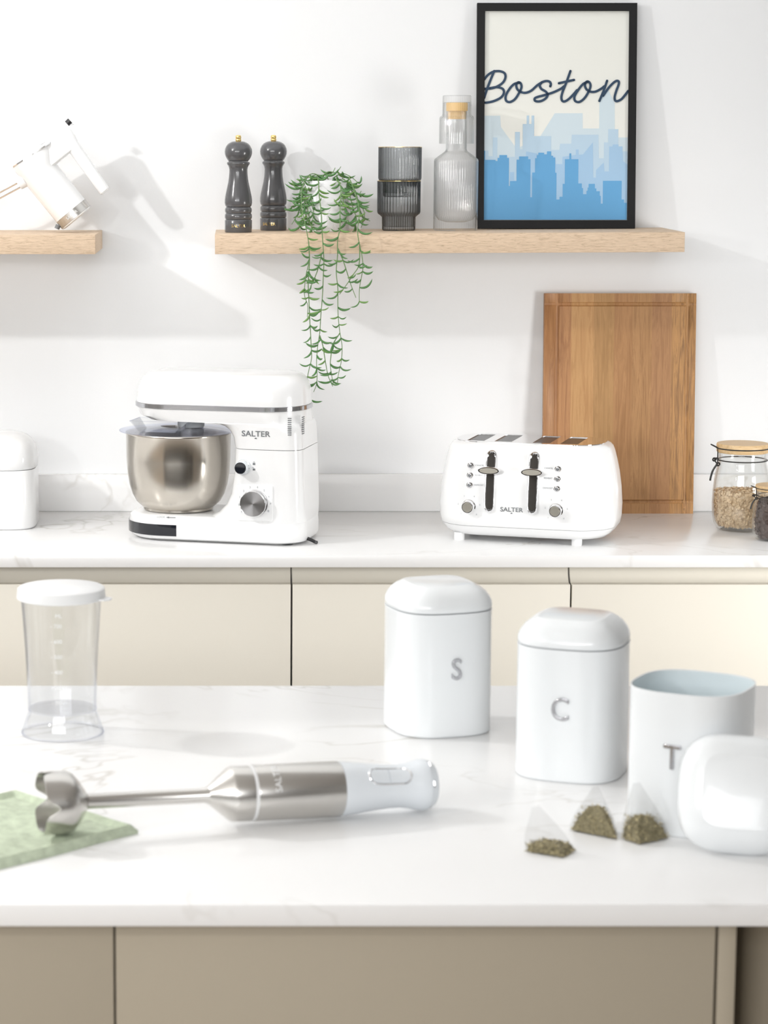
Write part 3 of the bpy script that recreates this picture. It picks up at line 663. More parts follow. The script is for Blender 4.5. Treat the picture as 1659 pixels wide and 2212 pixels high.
for i, ch in enumerate('P012345678'):
    a = R(215 - 27 * i)
    text('dial_number', ch, 0.0062, 'pale_print', pl, (0.0725 + 0.0325 * math.cos(a), fy - 0.004, 0.0865 + 0.0325 * math.sin(a)))
logo(t, (0.0735, fy + 0.0005, 0.2245), 0.056, 'grey_print')
def lock_icon(z, open_):
    box('lock_symbol', 0.0675, 0.0725, fy - 0.0004, fy + 0.0004, z - 0.003, z + 0.0008, 'grey_print', t)
    dx = -0.002 if open_ else 0
    tube('lock_symbol', [(0.070 + dx + 0.0016 * math.cos(a * math.pi / 6), fy - 0.0002, z + 0.0015 + 0.0022 * math.sin(a * math.pi / 6)) for a in range(7)], 0.0003, 'grey_print', t, 5)
lock_icon(0.1655, False); lock_icon(0.1545, True)
for i in range(9):
    for k, xx in enumerate((0.1415, 0.1585)):
        zz = 0.2235 + i * 0.0041
        if k == 0: box('vent_slot', xx - 0.0035, xx + 0.0035, -0.0905, -0.0868, zz, zz + 0.0018, 'vent', t, rot=(0, 0, R(0)))
        else: box('vent_slot', 0.1608, 0.1628, -0.066, -0.050, zz, zz + 0.0018, 'vent', t)
# dark glossy strip wrapped round the nose of the base
ro = [p for p in rrect(-0.2146, 0.1696, -0.0981, 0.0981, 0.09, 0, 16)]
seg = [p for p in ro if p[0] < -0.0899]
seg = sorted([p for p in seg], key=lambda p: math.atan2(p[1], -(p[0] + 0.09)))
seg = [(-0.0905, -0.0981, 0)] + [p for p in seg if p[0] < -0.0905] + [(-0.10, 0.0981, 0)]
v, f = [], []
for i, p in enumerate(seg):
    nx, ny = p[0] + 0.1246, p[1]; L = math.hypot(nx, ny) if p[0] < -0.1246 else abs(ny); nn = (nx / L, ny / L) if p[0] < -0.1246 else (0, math.copysign(1, ny))
    for oo in (0.0004, -0.001):
        for zz in (0.0125, 0.0352): v.append((p[0] + nn[0] * oo, p[1] + nn[1] * oo, zz))
for i in range(len(seg) - 1):
    a, b = 4 * i, 4 * i + 4
    f += [(a, a + 1, b + 1, b), (a + 2, b + 2, b + 3, a + 3), (a + 1, a + 3, b + 3, b + 1), (a, b, b + 2, a + 2)]
f += [(0, 2, 3, 1), (len(v) - 4, len(v) - 3, len(v) - 1, len(v) - 2)]
obj('nose_strip', v, f, 'blackgloss', t)
text('lock_lettering', 'LOCK', 0.0062, 'pale_print', t, (-0.124, -0.0936, 0.0499), (R(45), 0, 0))
plate('lock_arrow', [[(-0.112, 0), (-0.106, 0.002), (-0.106, 0.0006), (-0.092, 0.0006), (-0.092, -0.0006), (-0.106, -0.0006), (-0.106, -0.002)]], 0, 0.0003, 'grey_print', t, plane='xy', loc=(-0.001, -0.0936, 0.0499), rot=(R(45), 0, 0))
tube('power_cord', smoothpath([(0.160, -0.04, 0.012), (0.172, -0.04, 0.0085), (0.184, -0.043, 0.0042), (0.1875, -0.046, 0.0038)], 4), 0.0036, 'black', t, 10)

# ------------------------------------------------------------------ toaster
t = thing('toaster', 'white four slice toaster with chrome levers and top plate', 'toaster', (0.603, -0.340, T), (0, 0, R(-18)))
TS = [(z_, a_ + 0.0085, b_ + 0.002, r_) for z_, a_, b_, r_ in [(0.012, .138, .077, .055), (0.0145, .150, .088, .065), (0.022, .160, .097, .073), (0.034, .1685, .1035, .078), (0.05, .172, .1065, .080), (0.075, .1728, .107, .080), (0.11, .1705, .1045, .079), (0.14, .1665, .100, .076), (0.165, .1615, .0945, .073), (0.183, .1570, .0895, .070), (0.192, .1535, .0855, .067), (0.1975, .1485, .080, .063), (0.2005, .1410, .0725, .058)]]
def tsec(rows): return [rrect(-a, a, -b, b, r, z, 12) for z, a, b, r in rows]
loft('base', tsec(TS[:3] + [(0.0335, .1767, .1052, .078)]), 'white', t, angle=50)
loft('shell', tsec([(0.0340, .1765, .1050, .078), (0.0348, .1775, .1060, .078)] + TS[4:]), 'white', t, cap0=True, cap1=False, angle=50)
def hyf(z):
    for a, b in zip(TS, TS[1:]):
        if a[0] <= z <= b[0]: return a[2] + (b[2] - a[2]) * (z - a[0]) / (b[0] - a[0])
    return TS[-1][2]
def slope(z): return math.atan((hyf(z + 0.004) - hyf(z - 0.004)) / 0.008)
slots = (-0.1035, -0.0475, 0.0305, 0.0865); sw, sl = 0.0175, 0.060
pr_ = [(p[0], p[1]) for p in rrect(-0.1503, 0.1503, -0.0753, 0.0753, 0.059, 0, 12)]
plate('top_plate', [pr_] + [[(p[0] + x, p[1]) for p in [(-sw, -sl), (sw, -sl), (sw, sl), (-sw, sl)]] for x in slots], 0.1995, 0.2018, 'chrome', t, plane='xy')
for x in slots:
    sb = loft('bread_slot', [ring2(0.2005, x - sw - .001, x + sw + .001, -sl - .001, sl + .001), ring2(0.12, x - sw - .001, x + sw + .001, -sl - .001, sl + .001), ring2(0.1215, x - sw, x + sw, -sl, sl), ring2(0.2005, x - sw, x + sw, -sl, sl)], 'slot', t, True, False)
    for s_ in (-0.6, 0.6):
        tube('guide_wire', [(x + s_ * sw, -sl, 0.192), (x + s_ * sw, sl, 0.192)], 0.0008, 'chrome', sb, 6)
for x_ in (-0.131, 0.109):
    for y_ in (-0.075, 0.075):
        lathe('foot', [(0, 0), (0.0105, 0), (0.0108, 0.001), (0.0108, 0.016), (0, 0.016)], 'white', t, 24, loc=(x_, y_, 0))
for x in (-0.063, 0.024):
    z0, z1 = 0.064, 0.188; zm = 0.125; sl_ = math.atan((hyf(z1) - hyf(z0)) / (z1 - z0))
    def F_(pts, lift):
        return [(p[0], -hyf(min(max(p[1], 0.03), 0.199)) - lift, p[1]) for p in pts]
    so, si = stadium(x, z0, z1, 0.0112), stadium(x, z0 + 0.0045, z1 - 0.0045, 0.0062)
    # resample long sides so the bezel follows the bulging face
    def fine(lp):
        out = []
        for a, b in zip(lp, lp[1:] + lp[:1]):
            n = max(1, int(abs(a[1] - b[1]) / 0.012)); out += [(a[0] + (b[0] - a[0]) * i / n, a[1] + (b[1] - a[1]) * i / n) for i in range(n)]
        return out
    so = fine(so); si = [(x + (p[0] - x) * 0.55, zm + (p[1] - zm) * (0.929)) for p in so]
    im = [(x + (p[0] - x) * 0.8, zm + (p[1] - zm) * 0.97) for p in so]
    bz = loft('lever_track', [F_(so, -0.002), F_(so, 0.0025), F_(im, 0.0048), F_(si, 0.0022), F_(si, 0.0006)], 'chrome', t, True, False, angle=50)
    v, f = [], []; za_, zb_, hw = z0 + 0.0048, z1 - 0.0048, 0.0064; ng = 28
    for i in range(ng + 1):
        z = za_ + (zb_ - za_) * i / ng; e_ = min(z - za_, zb_ - z)
        h_ = hw if e_ >= hw else math.sqrt(max(hw * hw - (hw - e_) ** 2, 1e-8))
        for d_ in (0.0016, -0.001):
            v += [(x - h_, -hyf(z) - d_, z), (x + h_, -hyf(z) - d_, z)]
    for i in range(ng):
        a = 4 * i; f += [(a, a + 1, a + 5, a + 4), (a + 2, a + 6, a + 7, a + 3), (a, a + 4, a + 6, a + 2), (a + 1, a + 3, a + 7, a + 5)]
    f += [(0, 2, 3, 1), (4 * ng, 4 * ng + 1, 4 * ng + 3, 4 * ng + 2)]
    obj('track_gap', v, f, 'shadow_gap', bz)
    zl = 0.1495; yl = -hyf(zl)
    lv = loft('lever', [[(x + p[0], yl - d, zl + p[1]) for p in circ(0, 0, a, b, 40)] for d, a, b in ((0.010, 0.0205, 0.0068), (0.013, 0.0225, 0.0082), (0.020, 0.0225, 0.0082), (0.0225, 0.0210, 0.0070))], 'chrome', t, angle=50)
    loft('lever_face', [[(x + p[0], yl - d, zl + p[1]) for p in circ(0, 0, a, b, 40)] for d, a, b in ((0.0224, 0.0188, 0.0056), (0.0232, 0.0183, 0.0052))], 'satin_chrome', lv)
    box('lever_arm', x - 0.0035, x + 0.0035, yl - 0.0105, yl + 0.004, zl - 0.004, zl + 0.004, 'chrome', lv)
    sg = 1 if x > 0 else -1; xb = sg * 0.0885 - 0.0160
    for zz, word in ((0.1565, 'CANCEL'), (0.1370, 'REHEAT'), (0.1175, 'DEFROST')):
        bt = lathe('button', [(0, 0), (0.0066, 0), (0.0066, 0.002), (0.0058, 0.0026), (0.005, 0.0024), (0.0049, 0.0042), (0.0038, 0.0052), (0, 0.0054)], 'chrome', t, 28, loc=(xb, -hyf(zz) - 0.0001, zz), rot=(R(90) - slope(zz), 0, 0))
        lathe('button_cap', [(0, 0.0053), (0.0034, 0.0053), (0.0028, 0.0062), (0, 0.0064)], 'vent', bt, 20)
        text('button_lettering', word, 0.0048, 'pale_print', t, (xb - sg * 0.0185, -hyf(zz) - 0.0004, zz), (R(90) - slope(zz), 0, 0))
    zd = 0.0745
    dl = lathe('browning_dial', [(0, 0), (0.0140, 0), (0.0140, 0.003), (0.0125, 0.0036), (0.0122, 0.014), (0.0112, 0.0155), (0.0102, 0.0156), (0, 0.0152)], 'chrome', t, 48, loc=(xb, -hyf(zd) - 0.0001, zd), rot=(R(90) - slope(zd), 0, 0))
    lathe('dial_face', [(0, 0.0153), (0.0100, 0.0157), (0.0096, 0.0163), (0, 0.0163)], 'satin_chrome', dl, 40)
    for i in range(6):
        a = R(225 - 54 * i); zz = zd + 0.0225 * math.sin(a)
        text('dial_number', str(i + 1), 0.0046, 'pale_print', t, (xb + 0.0225 * math.cos(a), -hyf(zz) - 0.0004, zz), (R(90) - slope(zz), 0, 0))
logo(t, (-0.0175, -hyf(0.071) - 0.0003, 0.071), 0.044, 'grey_print', (R(90) - slope(0.071), 0, 0))

# ------------------------------------------------------------------ chopping board
t = thing('chopping_board', 'acacia wood chopping board with juice groove leaning behind the toaster', 'chopping board', (0.8312, -0.02, T), (R(-3.85), 0, 0))
cuts = [105, 290, 445, 585, 710, 845, 980, 1147]
tones = [((0.36, 0.19, 0.095), (0.60, 0.37, 0.20)), ((0.52, 0.32, 0.15), (0.68, 0.47, 0.25)), ((0.42, 0.27, 0.12), (0.57, 0.39, 0.20)), ((0.40, 0.235, 0.11), (0.55, 0.35, 0.185)), ((0.36, 0.215, 0.10), (0.55, 0.36, 0.19)), ((0.36, 0.21, 0.11), (0.52, 0.33, 0.185)), ((0.26, 0.16, 0.085), (0.62, 0.40, 0.19))]
BH, BT = 0.4768, 0.018; X0, X1 = -0.1636, 0.1636
gx0, gx1, gz0, gz1, gw = X0 + 0.0275, X1 - 0.0180, 0.0260, BH - 0.0235, 0.0045
def gdepth(x, z):
    d = 0
    inx = gx0 - gw - 1e-6 <= x <= gx1 + gw + 1e-6; inz = gz0 - gw - 1e-6 <= z <= gz1 + gw + 1e-6
    if inx and inz:
        m_ = min(abs(x - gx0), abs(x - gx1), abs(z - gz0), abs(z - gz1))
        if m_ < gw: d = 0.0042 * (1 - (m_ / gw) ** 2) ** 0.5
    return d
gl = [-1, -0.8, -0.4, 0, 0.4, 0.8, 1]
for i in range(7):
    xa = X0 + (cuts[i] - 105) / 1042 * (X1 - X0); xb_ = X0 + (cuts[i + 1] - 105) / 1042 * (X1 - X0)
    xs = sorted({xa, xb_} | {g + k * gw for g in (gx0, gx1) for k in gl if xa < g + k * gw < xb_})
    zs = sorted({0.0, BH} | {g + k * gw for g in (gz0, gz1) for k in gl})
    v, f = [], []
    for z in zs:
        for x in xs: v.append((x, gdepth(x, z), z))
    nx = len(xs)
    for a in range(len(zs) - 1):
        for b in range(nx - 1): f.append((a * nx + b, a * nx + b + 1, (a + 1) * nx + b + 1, (a + 1) * nx + b))
    k0 = len(v); v += [(xs[0], BT, 0), (xs[-1], BT, 0), (xs[-1], BT, BH), (xs[0], BT, BH)]
    top = (len(zs) - 1) * nx
    f.append((k0, k0 + 3, k0 + 2, k0 + 1)); f.append(tuple(range(nx)) + (k0 + 1, k0)); f.append(tuple(range(top + nx - 1, top - 1, -1)) + (k0 + 3, k0 + 2))
    f.append(tuple(a * nx for a in range(len(zs) - 1, -1, -1)) + (k0, k0 + 3)); f.append(tuple(a * nx + nx - 1 for a in range(len(zs))) + (k0 + 2, k0 + 1))
    lo, hi = (tuple(c * g for c, g in zip(q_, (0.80, 0.66, 0.52))) for q_ in tones[i]); mid = tuple((a + b) / 2 for a, b in zip(lo, hi))
    gm = grain('acacia_stave', [(0.30, lo), (0.46, mid), (0.58, hi), (0.74, lo)], (15, 15, 0.9), 0.5, nscale=5 + i * 0.7, bump=0.05, distort=1.2)
    obj('stave', v, f, gm, t, angle=60)

# ------------------------------------------------------------------ storage jars
def jar(x, y, k, label, filltop, what):
    t = thing('clip_jar', label, 'jar', (x, y, T), (0, 0, R(0)), 'glass clip jars on the worktop')
    o = [(0, 0), (0.042, 0), (0.050, 0.004), (0.0560, 0.015), (0.0590, 0.032), (0.0600, 0.055), (0.0592, 0.08), (0.0568, 0.105), (0.0532, 0.125), (0.0502, 0.137), (0.0492, 0.142), (0.0492, 0.148), (0.0512, 0.150), (0.0512, 0.160), (0.0505, 0.162)]
    i = [(0.0478, 0.162), (0.0466, 0.142), (0.0508, 0.124), (0.0545, 0.104), (0.0568, 0.08), (0.0576, 0.055), (0.0566, 0.033), (0.0538, 0.018), (0.048, 0.0085), (0.04, 0.0065), (0, 0.006)]
    lathe('glass', [(a * k, b * k) for a, b in o + i], 'jar', t, 72, angle=60)
    lid = [(0, 0.1625), (0.0522, 0.1625), (0.0535, 0.164), (0.0538, 0.179), (0.0525, 0.181), (0, 0.181)]
    lathe('lid', [(a * k, b * k) for a, b in lid], 'bamboo', t, 64)
    cl = tube('lid_wire', [(0.0542 * k * math.cos(2 * math.pi * j / 64), 0.0542 * k * math.sin(2 * math.pi * j / 64), 0.1715 * k) for j in range(64)], 0.0013 * k, 'wire', t, 6, True)
    tube('neck_wire', [(0.0508 * k * math.cos(2 * math.pi * j / 64), 0.0508 * k * math.sin(2 * math.pi * j / 64), 0.1465 * k) for j in range(64)], 0.0013 * k, 'wire', t, 6, True)
    cp = tube('clasp', smoothpath([(p[0] * k, p[1] * k, p[2] * k) for p in ((-0.0530, -0.012, 0.1715), (-0.0655, -0.009, 0.178), (-0.0660, -0.003, 0.1785), (-0.0540, -0.002, 0.1725))], 4), 0.0013 * k, 'wire', t, 6)
    tube('clasp_rod', [(-0.0532 * k, -0.008 * k, 0.1735 * k), (-0.0530 * k, -0.008 * k, 0.138 * k)], 0.0012 * k, 'wire', cp, 6)
    for cx_, cz_ in ((-0.0595, 0.1475), (-0.0515, 0.1375)):
        tube('clasp_coil', [(cx_ * k + 0.0032 * k * math.cos(2 * math.pi * j / 16), (-0.008 + 0.004 * (j / 16)) * k, cz_ * k + 0.0032 * k * math.sin(2 * math.pi * j / 16)) for j in range(16)], 0.0016 * k, 'wire', cp, 6, True)
    tube('clasp_link', smoothpath([(-0.0510 * k, -0.008 * k, 0.149 * k), (-0.0565 * k, -0.009 * k, 0.151 * k), (-0.0600 * k, -0.009 * k, 0.148 * k), (-0.0545 * k, -0.009 * k, 0.139 * k)], 4), 0.0014 * k, 'wire', cp, 6)
    tube('clasp_lever', smoothpath([(-0.0540 * k, -0.010 * k, 0.139 * k), (-0.0625 * k, -0.011 * k, 0.126 * k), (-0.0665 * k, -0.011 * k, 0.113 * k), (-0.0680 * k, -0.011 * k, 0.104 * k)], 5), 0.0021 * k, 'wire', cp, 8)
    # contents: loose pieces packed against the inside of the glass
    def rin(z):
        z /= k; pts = [(b, a) for a, b in reversed(i)]
        for (z0, r0), (z1, r1) in zip(pts, pts[1:]):
            if z0 <= z <= z1: return k * (r0 + (r1 - r0) * (z - z0) / max(1e-6, z1 - z0))
        return 0.045 * k
    V, Fc = [], []
    rnd = random.Random(11 if what == 'oats' else 12)
    def piece(p, nrm, a, b, c):
        nrm = nrm.normalized(); u = nrm.orthogonal().normalized(); wv = nrm.cross(u); ph = rnd.uniform(0, 6.28)
        e1 = u * math.cos(ph) + wv * math.sin(ph); e2 = nrm.cross(e1); s0 = len(V); n = 7
        for j in range(n):
            th = 2 * math.pi * j / n; V.append(p + e1 * a * math.cos(th) + e2 * b * math.sin(th))
        V.append(p + nrm * c); V.append(p - nrm * c)
        for j in range(n): Fc.append((s0 + j, s0 + (j + 1) % n, s0 + n)); Fc.append((s0 + (j + 1) % n, s0 + j, s0 + n + 1))
    zt = filltop
    if what == 'oats': cnt, sa, sb_, scc = 1500, 0.0036, 0.0028, 0.0008
    else: cnt, sa, sb_, scc = 700, 0.0048, 0.0034, 0.0026
    for j in range(cnt):
        z = rnd.uniform(0.009 * k, zt); th = rnd.uniform(0, 2 * math.pi); rr_ = rin(z) - rnd.uniform(0.002, 0.006) - (scc if what != 'oats' else 0)
        nrm = Vector((math.cos(th), math.sin(th), 0)) + Vector((rnd.gauss(0, .45), rnd.gauss(0, .45), rnd.gauss(0, .45)))
        g = rnd.uniform(0.75, 1.2); piece(Vector((rr_ * math.cos(th), rr_ * math.sin(th), z)), nrm, sa * g, sb_ * g, scc)
    for j in range(cnt // 4):
        th = rnd.uniform(0, 2 * math.pi); rr_ = (rin(zt) - 0.006) * math.sqrt(rnd.random())
        nrm = Vector((rnd.gauss(0, .4), rnd.gauss(0, .4), 1)); g = rnd.uniform(0.75, 1.2)
        piece(Vector((rr_ * math.cos(th), rr_ * math.sin(th), zt + rnd.uniform(-0.002, 0.002))), nrm, sa * g, sb_ * g, scc)
    core = [(0, 0.0085 * k)] + [((rin(z * k) - 0.0055) * 1.0, z * k) for z in (0.0095, 0.02, 0.035, 0.05, 0.065, 0.08, 0.09) if z * k < zt - 0.002] + [(rin(zt) - 0.006, zt - 0.001), (0, zt)]
    s0 = len(V); n = 32; rows = []
    for r_, z in core:
        rows.append(len(V)); V.extend([Vector((r_ * math.cos(2 * math.pi * j / n), r_ * math.sin(2 * math.pi * j / n), z)) for j in range(n)])
    for a, b in zip(rows, rows[1:]):
        for j in range(n): Fc.append((a + j, a + (j + 1) % n, b + (j + 1) % n, b + j))
    o_ = obj(what, V, Fc, what, None, True, 30, loc=(x, y, T))
    return o_
o = jar(1.0530, -0.238, 1.0, 'larger glass clip jar with bamboo lid, half full of oats', 0.082, 'oats')
tag(o, 'pale rolled oats filling the lower half of the larger jar', 'oats', kind='stuff')
o = jar(1.0955, -0.372, 0.775, 'smaller glass clip jar with bamboo lid, full of dark beans', 0.103, 'beans')
o.scale = (1, 1, 0.8); bpy.data.objects['clip_jar.001'].scale = (1, 1, 0.8); o.name = 'beans'; tag(o, 'dark brown beans filling the smaller clip jar', 'beans', kind='stuff')

# ------------------------------------------------------------------ measuring beaker on the island
t = thing('measuring_beaker', 'clear plastic measuring beaker with a white lid on the island', 'beaker', (-0.2360, -2.016, T))
lathe('beaker', [(0.0560, 0.0), (0.0565, 0.003), (0.0500, 0.022), (0.0470, 0.030), (0.0468, 0.034), (0.0475, 0.07), (0.0500, 0.12), (0.0545, 0.186), (0.0530, 0.186), (0.0486, 0.12), (0.0461, 0.07), (0.0452, 0.036), (0, 0.0355), (0, 0.0335), (0.0448, 0.0335), (0.0484, 0.021), (0.0548, 0.002), (0.0545, 0.0)], 'plastic', t, 72, closed=True)
tube('base_ring', [(0.0462 * math.cos(2 * math.pi * i / 72), 0.0462 * math.sin(2 * math.pi * i / 72), 0.0340) for i in range(72)], 0.0009, 'plastic_blue', t, 6, True)
tube('foot_ring', [(0.0558 * math.cos(2 * math.pi * i / 72), 0.0558 * math.sin(2 * math.pi * i / 72), 0.0018) for i in range(72)], 0.0012, 'plastic_blue', t, 6, True)
ld = lathe('lid', [(0, 0.1872), (0.0585, 0.1872), (0.0602, 0.188), (0.0605, 0.189), (0.0590, 0.201), (0.0565, 0.203), (0, 0.2032)], 'white_matt', t, 72)
plate('lid_tab', [[(0.052, -0.013), (0.066, -0.011), (0.0715, -0.006), (0.0725, 0.0), (0.0715, 0.006), (0.066, 0.011), (0.052, 0.013)]], 0.1885, 0.1905, 'white_matt', ld, plane='xy', rot=(0, 0, R(-18)))
for i, n_ in enumerate(('200', '300', '400', '500', '600', '700')):
    z = 0.052 + i * 0.0212; r_ = 0.0471 + max(0, z - 0.05) * 0.048
    o = text('measure_mark', '- ' + n_, 0.0075, 'measure', t, (0, 0, z), bend=r_, ext=0.0002)
    for v_ in o.data.vertices: v_.co.z += r_
    o.rotation_euler = (R(90), 0, R(-4))
o = text('measure_mark', 'ML', 0.0075, 'measure', t, (0, 0, 0.172), bend=0.0533, ext=0.0002)
for v_ in o.data.vertices: v_.co.z += 0.0533

# ------------------------------------------------------------------ canisters on the island
CE = 2.95; CA = 0.0682; CHT = 0.170
def can_body(t, hollow):
    rows = [(CA - 0.002, 0), (CA - 0.0003, 0.001), (CA + 0.0002, 0.003), (CA, 0.006), (CA, CHT - 0.003), (CA + 0.0003, CHT - 0.002), (CA + 0.0003, CHT)]
    if hollow:
        loft('body', sell(rows + [(CA - 0.0015, CHT), (CA - 0.0015, CHT - 0.003)], CE), 'enamel', t, cap1=False, angle=60)
        loft('lining', sell([(CA - 0.0014, CHT - 0.0005), (CA - 0.0018, CHT - 0.004), (CA - 0.002, 0.006), (CA - 0.0025, 0.003)], CE), 'enamel_in', t, cap0=False, angle=60)
    else:
        loft('body', sell(rows, CE), 'enamel', t, angle=60)
LIDR = [(0.0640, 0.0), (0.0660, 0.0010), (0.0668, 0.003), (0.0668, 0.006), (0.0655, 0.0115), (0.0625, 0.0175), (0.0575, 0.0238), (0.0515, 0.0288), (0.0465, 0.0316), (0.0440, 0.0326), (0.0425, 0.0336), (0.0410, 0.0340)]
def can_lid(t):
    return loft('lid', [superell(a * CA / 0.067, CE + (1.2 if z > 0.032 else z * 25), z) for a, z in LIDR], 'enamel', t, angle=28)
def canister(x, y, rz, ch, label, hollow=False):
    t = thing('canister', label, 'canister', (x, y, T), (0, 0, R(rz)), 'white enamel canisters on the island')
    can_body(t, hollow)
    if not hollow:
        l_ = can_lid(t); l_.location = (0, 0, CHT + 0.0004)
    text('letter', ch, 0.0415, 'letter', t, (0.0, -CA - 0.0012, 0.0935), ext=0.0016, wide=0.85, bold=-0.0006, bev=0.0009)
    return t
canister(0.2785, -1.980, 17, 'S', 'white enamel canister with lid and a chrome letter S')
canister(0.4325, -2.218, -21, 'C', 'white enamel canister with lid and a chrome letter C')
canister(0.5390, -2.465, -29, 'T', 'open white enamel canister with a chrome letter T', True)
lt = thing('enamel_cover', 'white enamel canister lid leaning against the open T canister', 'lid', (0.5735, -2.573, T + 0.0635), (R(71), R(3), R(-8)))
can_lid(lt)

# ------------------------------------------------------------------ sage cloth
Rc = Vector((-0.1135, -2.512)); e1 = Vector((-0.16, 0.164)).normalized(); e2 = Vector((-0.164, -0.16)).normalized()
t = thing('tea_towel', 'folded sage green cloth under the blender head, at the left edge', 'cloth', (Rc.x, Rc.y, T))
LA, LB, NA, NB = 0.225, 0.30, 46, 60
rnd = random.Random(3)
bump = [(rnd.uniform(0, LA), rnd.uniform(0, LB), rnd.uniform(0.008, 0.025), rnd.uniform(-0.0022, 0.003)) for _ in range(60)]
def th(a, b):
    ed = min(a, b, LA - a, LB - b)
    h = 0.0062
    for x_, y_, s_, m_ in bump: h += m_ * math.exp(-((a - x_) ** 2 + (b - y_) ** 2) / (s_ * s_))
    if ed < 0.011: h = 0.0112 - 0.55 * abs(ed - 0.0055)
    elif ed < 0.015: h = min(h, 0.0050)
    if ed < 0.003: h = 0.0045 + ed * 0.9
    return max(h, 0.003)
ga = sorted({0, LA, 0.002, 0.0055, 0.009, 0.0115, 0.014, LA - .002, LA - .0055, LA - .009, LA - .0115, LA - .014} | {LA * i / NA for i in range(4, NA - 3)})
gb = sorted({0, LB, 0.002, 0.0055, 0.009, 0.0115, 0.014, LB - .002, LB - .0055, LB - .009, LB - .0115, LB - .014} | {LB * i / NB for i in range(4, NB - 3)})
v, f = [], []
for b in gb:
    for a in ga:
        wob = 0.0012 * math.sin(a * 60 + b * 35); p = e1 * (a + wob) + e2 * (b + 0.0012 * math.sin(a * 48))
        v.append((p.x, p.y, th(a, b)))
na = len(ga); nb = len(gb)
for i in range(nb - 1):
    for j in range(na - 1): f.append((i * na + j, i * na + j + 1, (i + 1) * na + j + 1, (i + 1) * na + j))
rim = [j for j in range(na)] + [i * na + na - 1 for i in range(1, nb)] + [(nb - 1) * na + j for j in range(na - 2, -1, -1)] + [i * na for i in range(nb - 2, 0, -1)]
k0 = len(v); v += [(v[i][0], v[i][1], 0.0002) for i in rim]
for i in range(len(rim)):
    j = (i + 1) % len(rim); f.append((rim[i], rim[j], k0 + j, k0 + i))
obj('cloth', v, f, 'towel', t, angle=70)

# ------------------------------------------------------------------ hand blender
A = Vector((-0.2045, -2.5423, 0.9555)); Bv = Vector((0.2271, -2.4146, 0.9432)); ax = (Bv - A).normalized()
qr = ax.to_track_quat('Z', 'Y')
t = thing('hand_blender', 'stick blender with steel shaft and white handle lying on the island', 'hand blender', A)
t.rotation_mode = 'QUATERNION'; t.rotation_quaternion = qr
# local +Z runs from the bell to the handle end
n = 72; v, f = [], []
def bellring(r, z, wave=0.0):
    out = []
    for j in range(n):
        a = 2 * math.pi * j / n; out.append((r * math.cos(a), r * math.sin(a), z + wave * (0.5 + 0.5 * math.cos(4 * a + 0.3)) ** 5))
    return out
loft('blade_guard', [bellring(0.0090, 0.034), bellring(0.0150, 0.031), bellring(0.026, 0.0235), bellring(0.0335, 0.0165), bellring(0.0362, 0.010), bellring(0.0366, -0.0015, 0.006), bellring(0.0366, -0.0200, 0.016), bellring(0.0354, -0.0200, 0.016), bellring(0.0354, -0.0015, 0.006), bellring(0.0350, 0.009), bellring(0.0325, 0.0145), bellring(0.024, 0.0205), bellring(0.0080, 0.024)], 'steel2', t, False, True, angle=50)
bl = lathe('blade_hub', [(0, 0.004), (0.005, 0.004), (0.006, 0.008), (0.006, 0.0238), (0, 0.0238)], 'steel2', t, 20)
box('blade', -0.024, 0.024, -0.004, 0.004, 0.0045, 0.0058, 'chrome', bl, bevel=0.0005, rot=(0, 0, R(35)))
lathe('shaft', [(0, 0.0342), (0.0092, 0.0342), (0.0088, 0.036), (0.0088, 0.176), (0.0098, 0.1778), (0.0102, 0.1800), (0, 0.18)], 'steel2', t, 32)
lathe('motor_cone', [(0, 0.180), (0.0104, 0.180), (0.0312, 0.2050), (0.0326, 0.2090), (0.0328, 0.2300), (0, 0.2300)], 'steel2', t, 64, angle=30)
lathe('coupling_ring', [(0, 0.2302), (0.0326, 0.2302), (0.0328, 0.2340), (0, 0.2340)], 'white_matt', t, 64)
lathe('motor_body', [(0, 0.2342), (0.0328, 0.2342), (0.0332, 0.2355), (0.0332, 0.3405), (0.0328, 0.3415), (0, 0.3415)], 'steel2', t, 64)
hp = [(0.0327, 0.3417), (0.0322, 0.350), (0.0308, 0.362), (0.0290, 0.376), (0.0272, 0.392), (0.0262, 0.406), (0.0262, 0.418), (0.0275, 0.429), (0.0295, 0.437), (0.0308, 0.443), (0.0310, 0.449), (0.0305, 0.452), (0.0292, 0.4535), (0.0290, 0.456), (0.0260, 0.4605), (0, 0.461)]
lathe('handle', [(0, 0.3417)] + hp, 'bluewhite', t, 64)
# controls face the camera and up: find that direction in local space
up = qr.inverted() @ Vector((0.0, -0.75, 0.66)); up.z = 0; up.normalize(); sd = Vector((0, 0, 1)).cross(up)
def hr(z):
    for (r0, z0), (r1, z1) in zip(hp, hp[1:]):
        if z0 <= z <= z1: return r0 + (r1 - r0) * (z - z0) / max(1e-6, z1 - z0)
    return 0.03
def onh(s_, z, lift):
    r_ = hr(z) + lift; a = s_ / hr(z); return up * (r_ * math.cos(a)) + sd * (r_ * math.sin(a)) + Vector((0, 0, z))
st_ = stadium(0, 0.3725, 0.4265, 0.0105, 8)
def fine2(lp):
    out = []
    for a, b in zip(lp, lp[1:] + lp[:1]):
        nn = max(1, int(abs(a[1] - b[1]) / 0.006)); out += [(a[0] + (b[0] - a[0]) * i / nn, a[1] + (b[1] - a[1]) * i / nn) for i in range(nn)]
    return out
st_ = fine2(st_)
bz = tube('button_trim', [onh(p[0], p[1], 0.0004) for p in st_], 0.0010, 'chrome', t, 6, True)
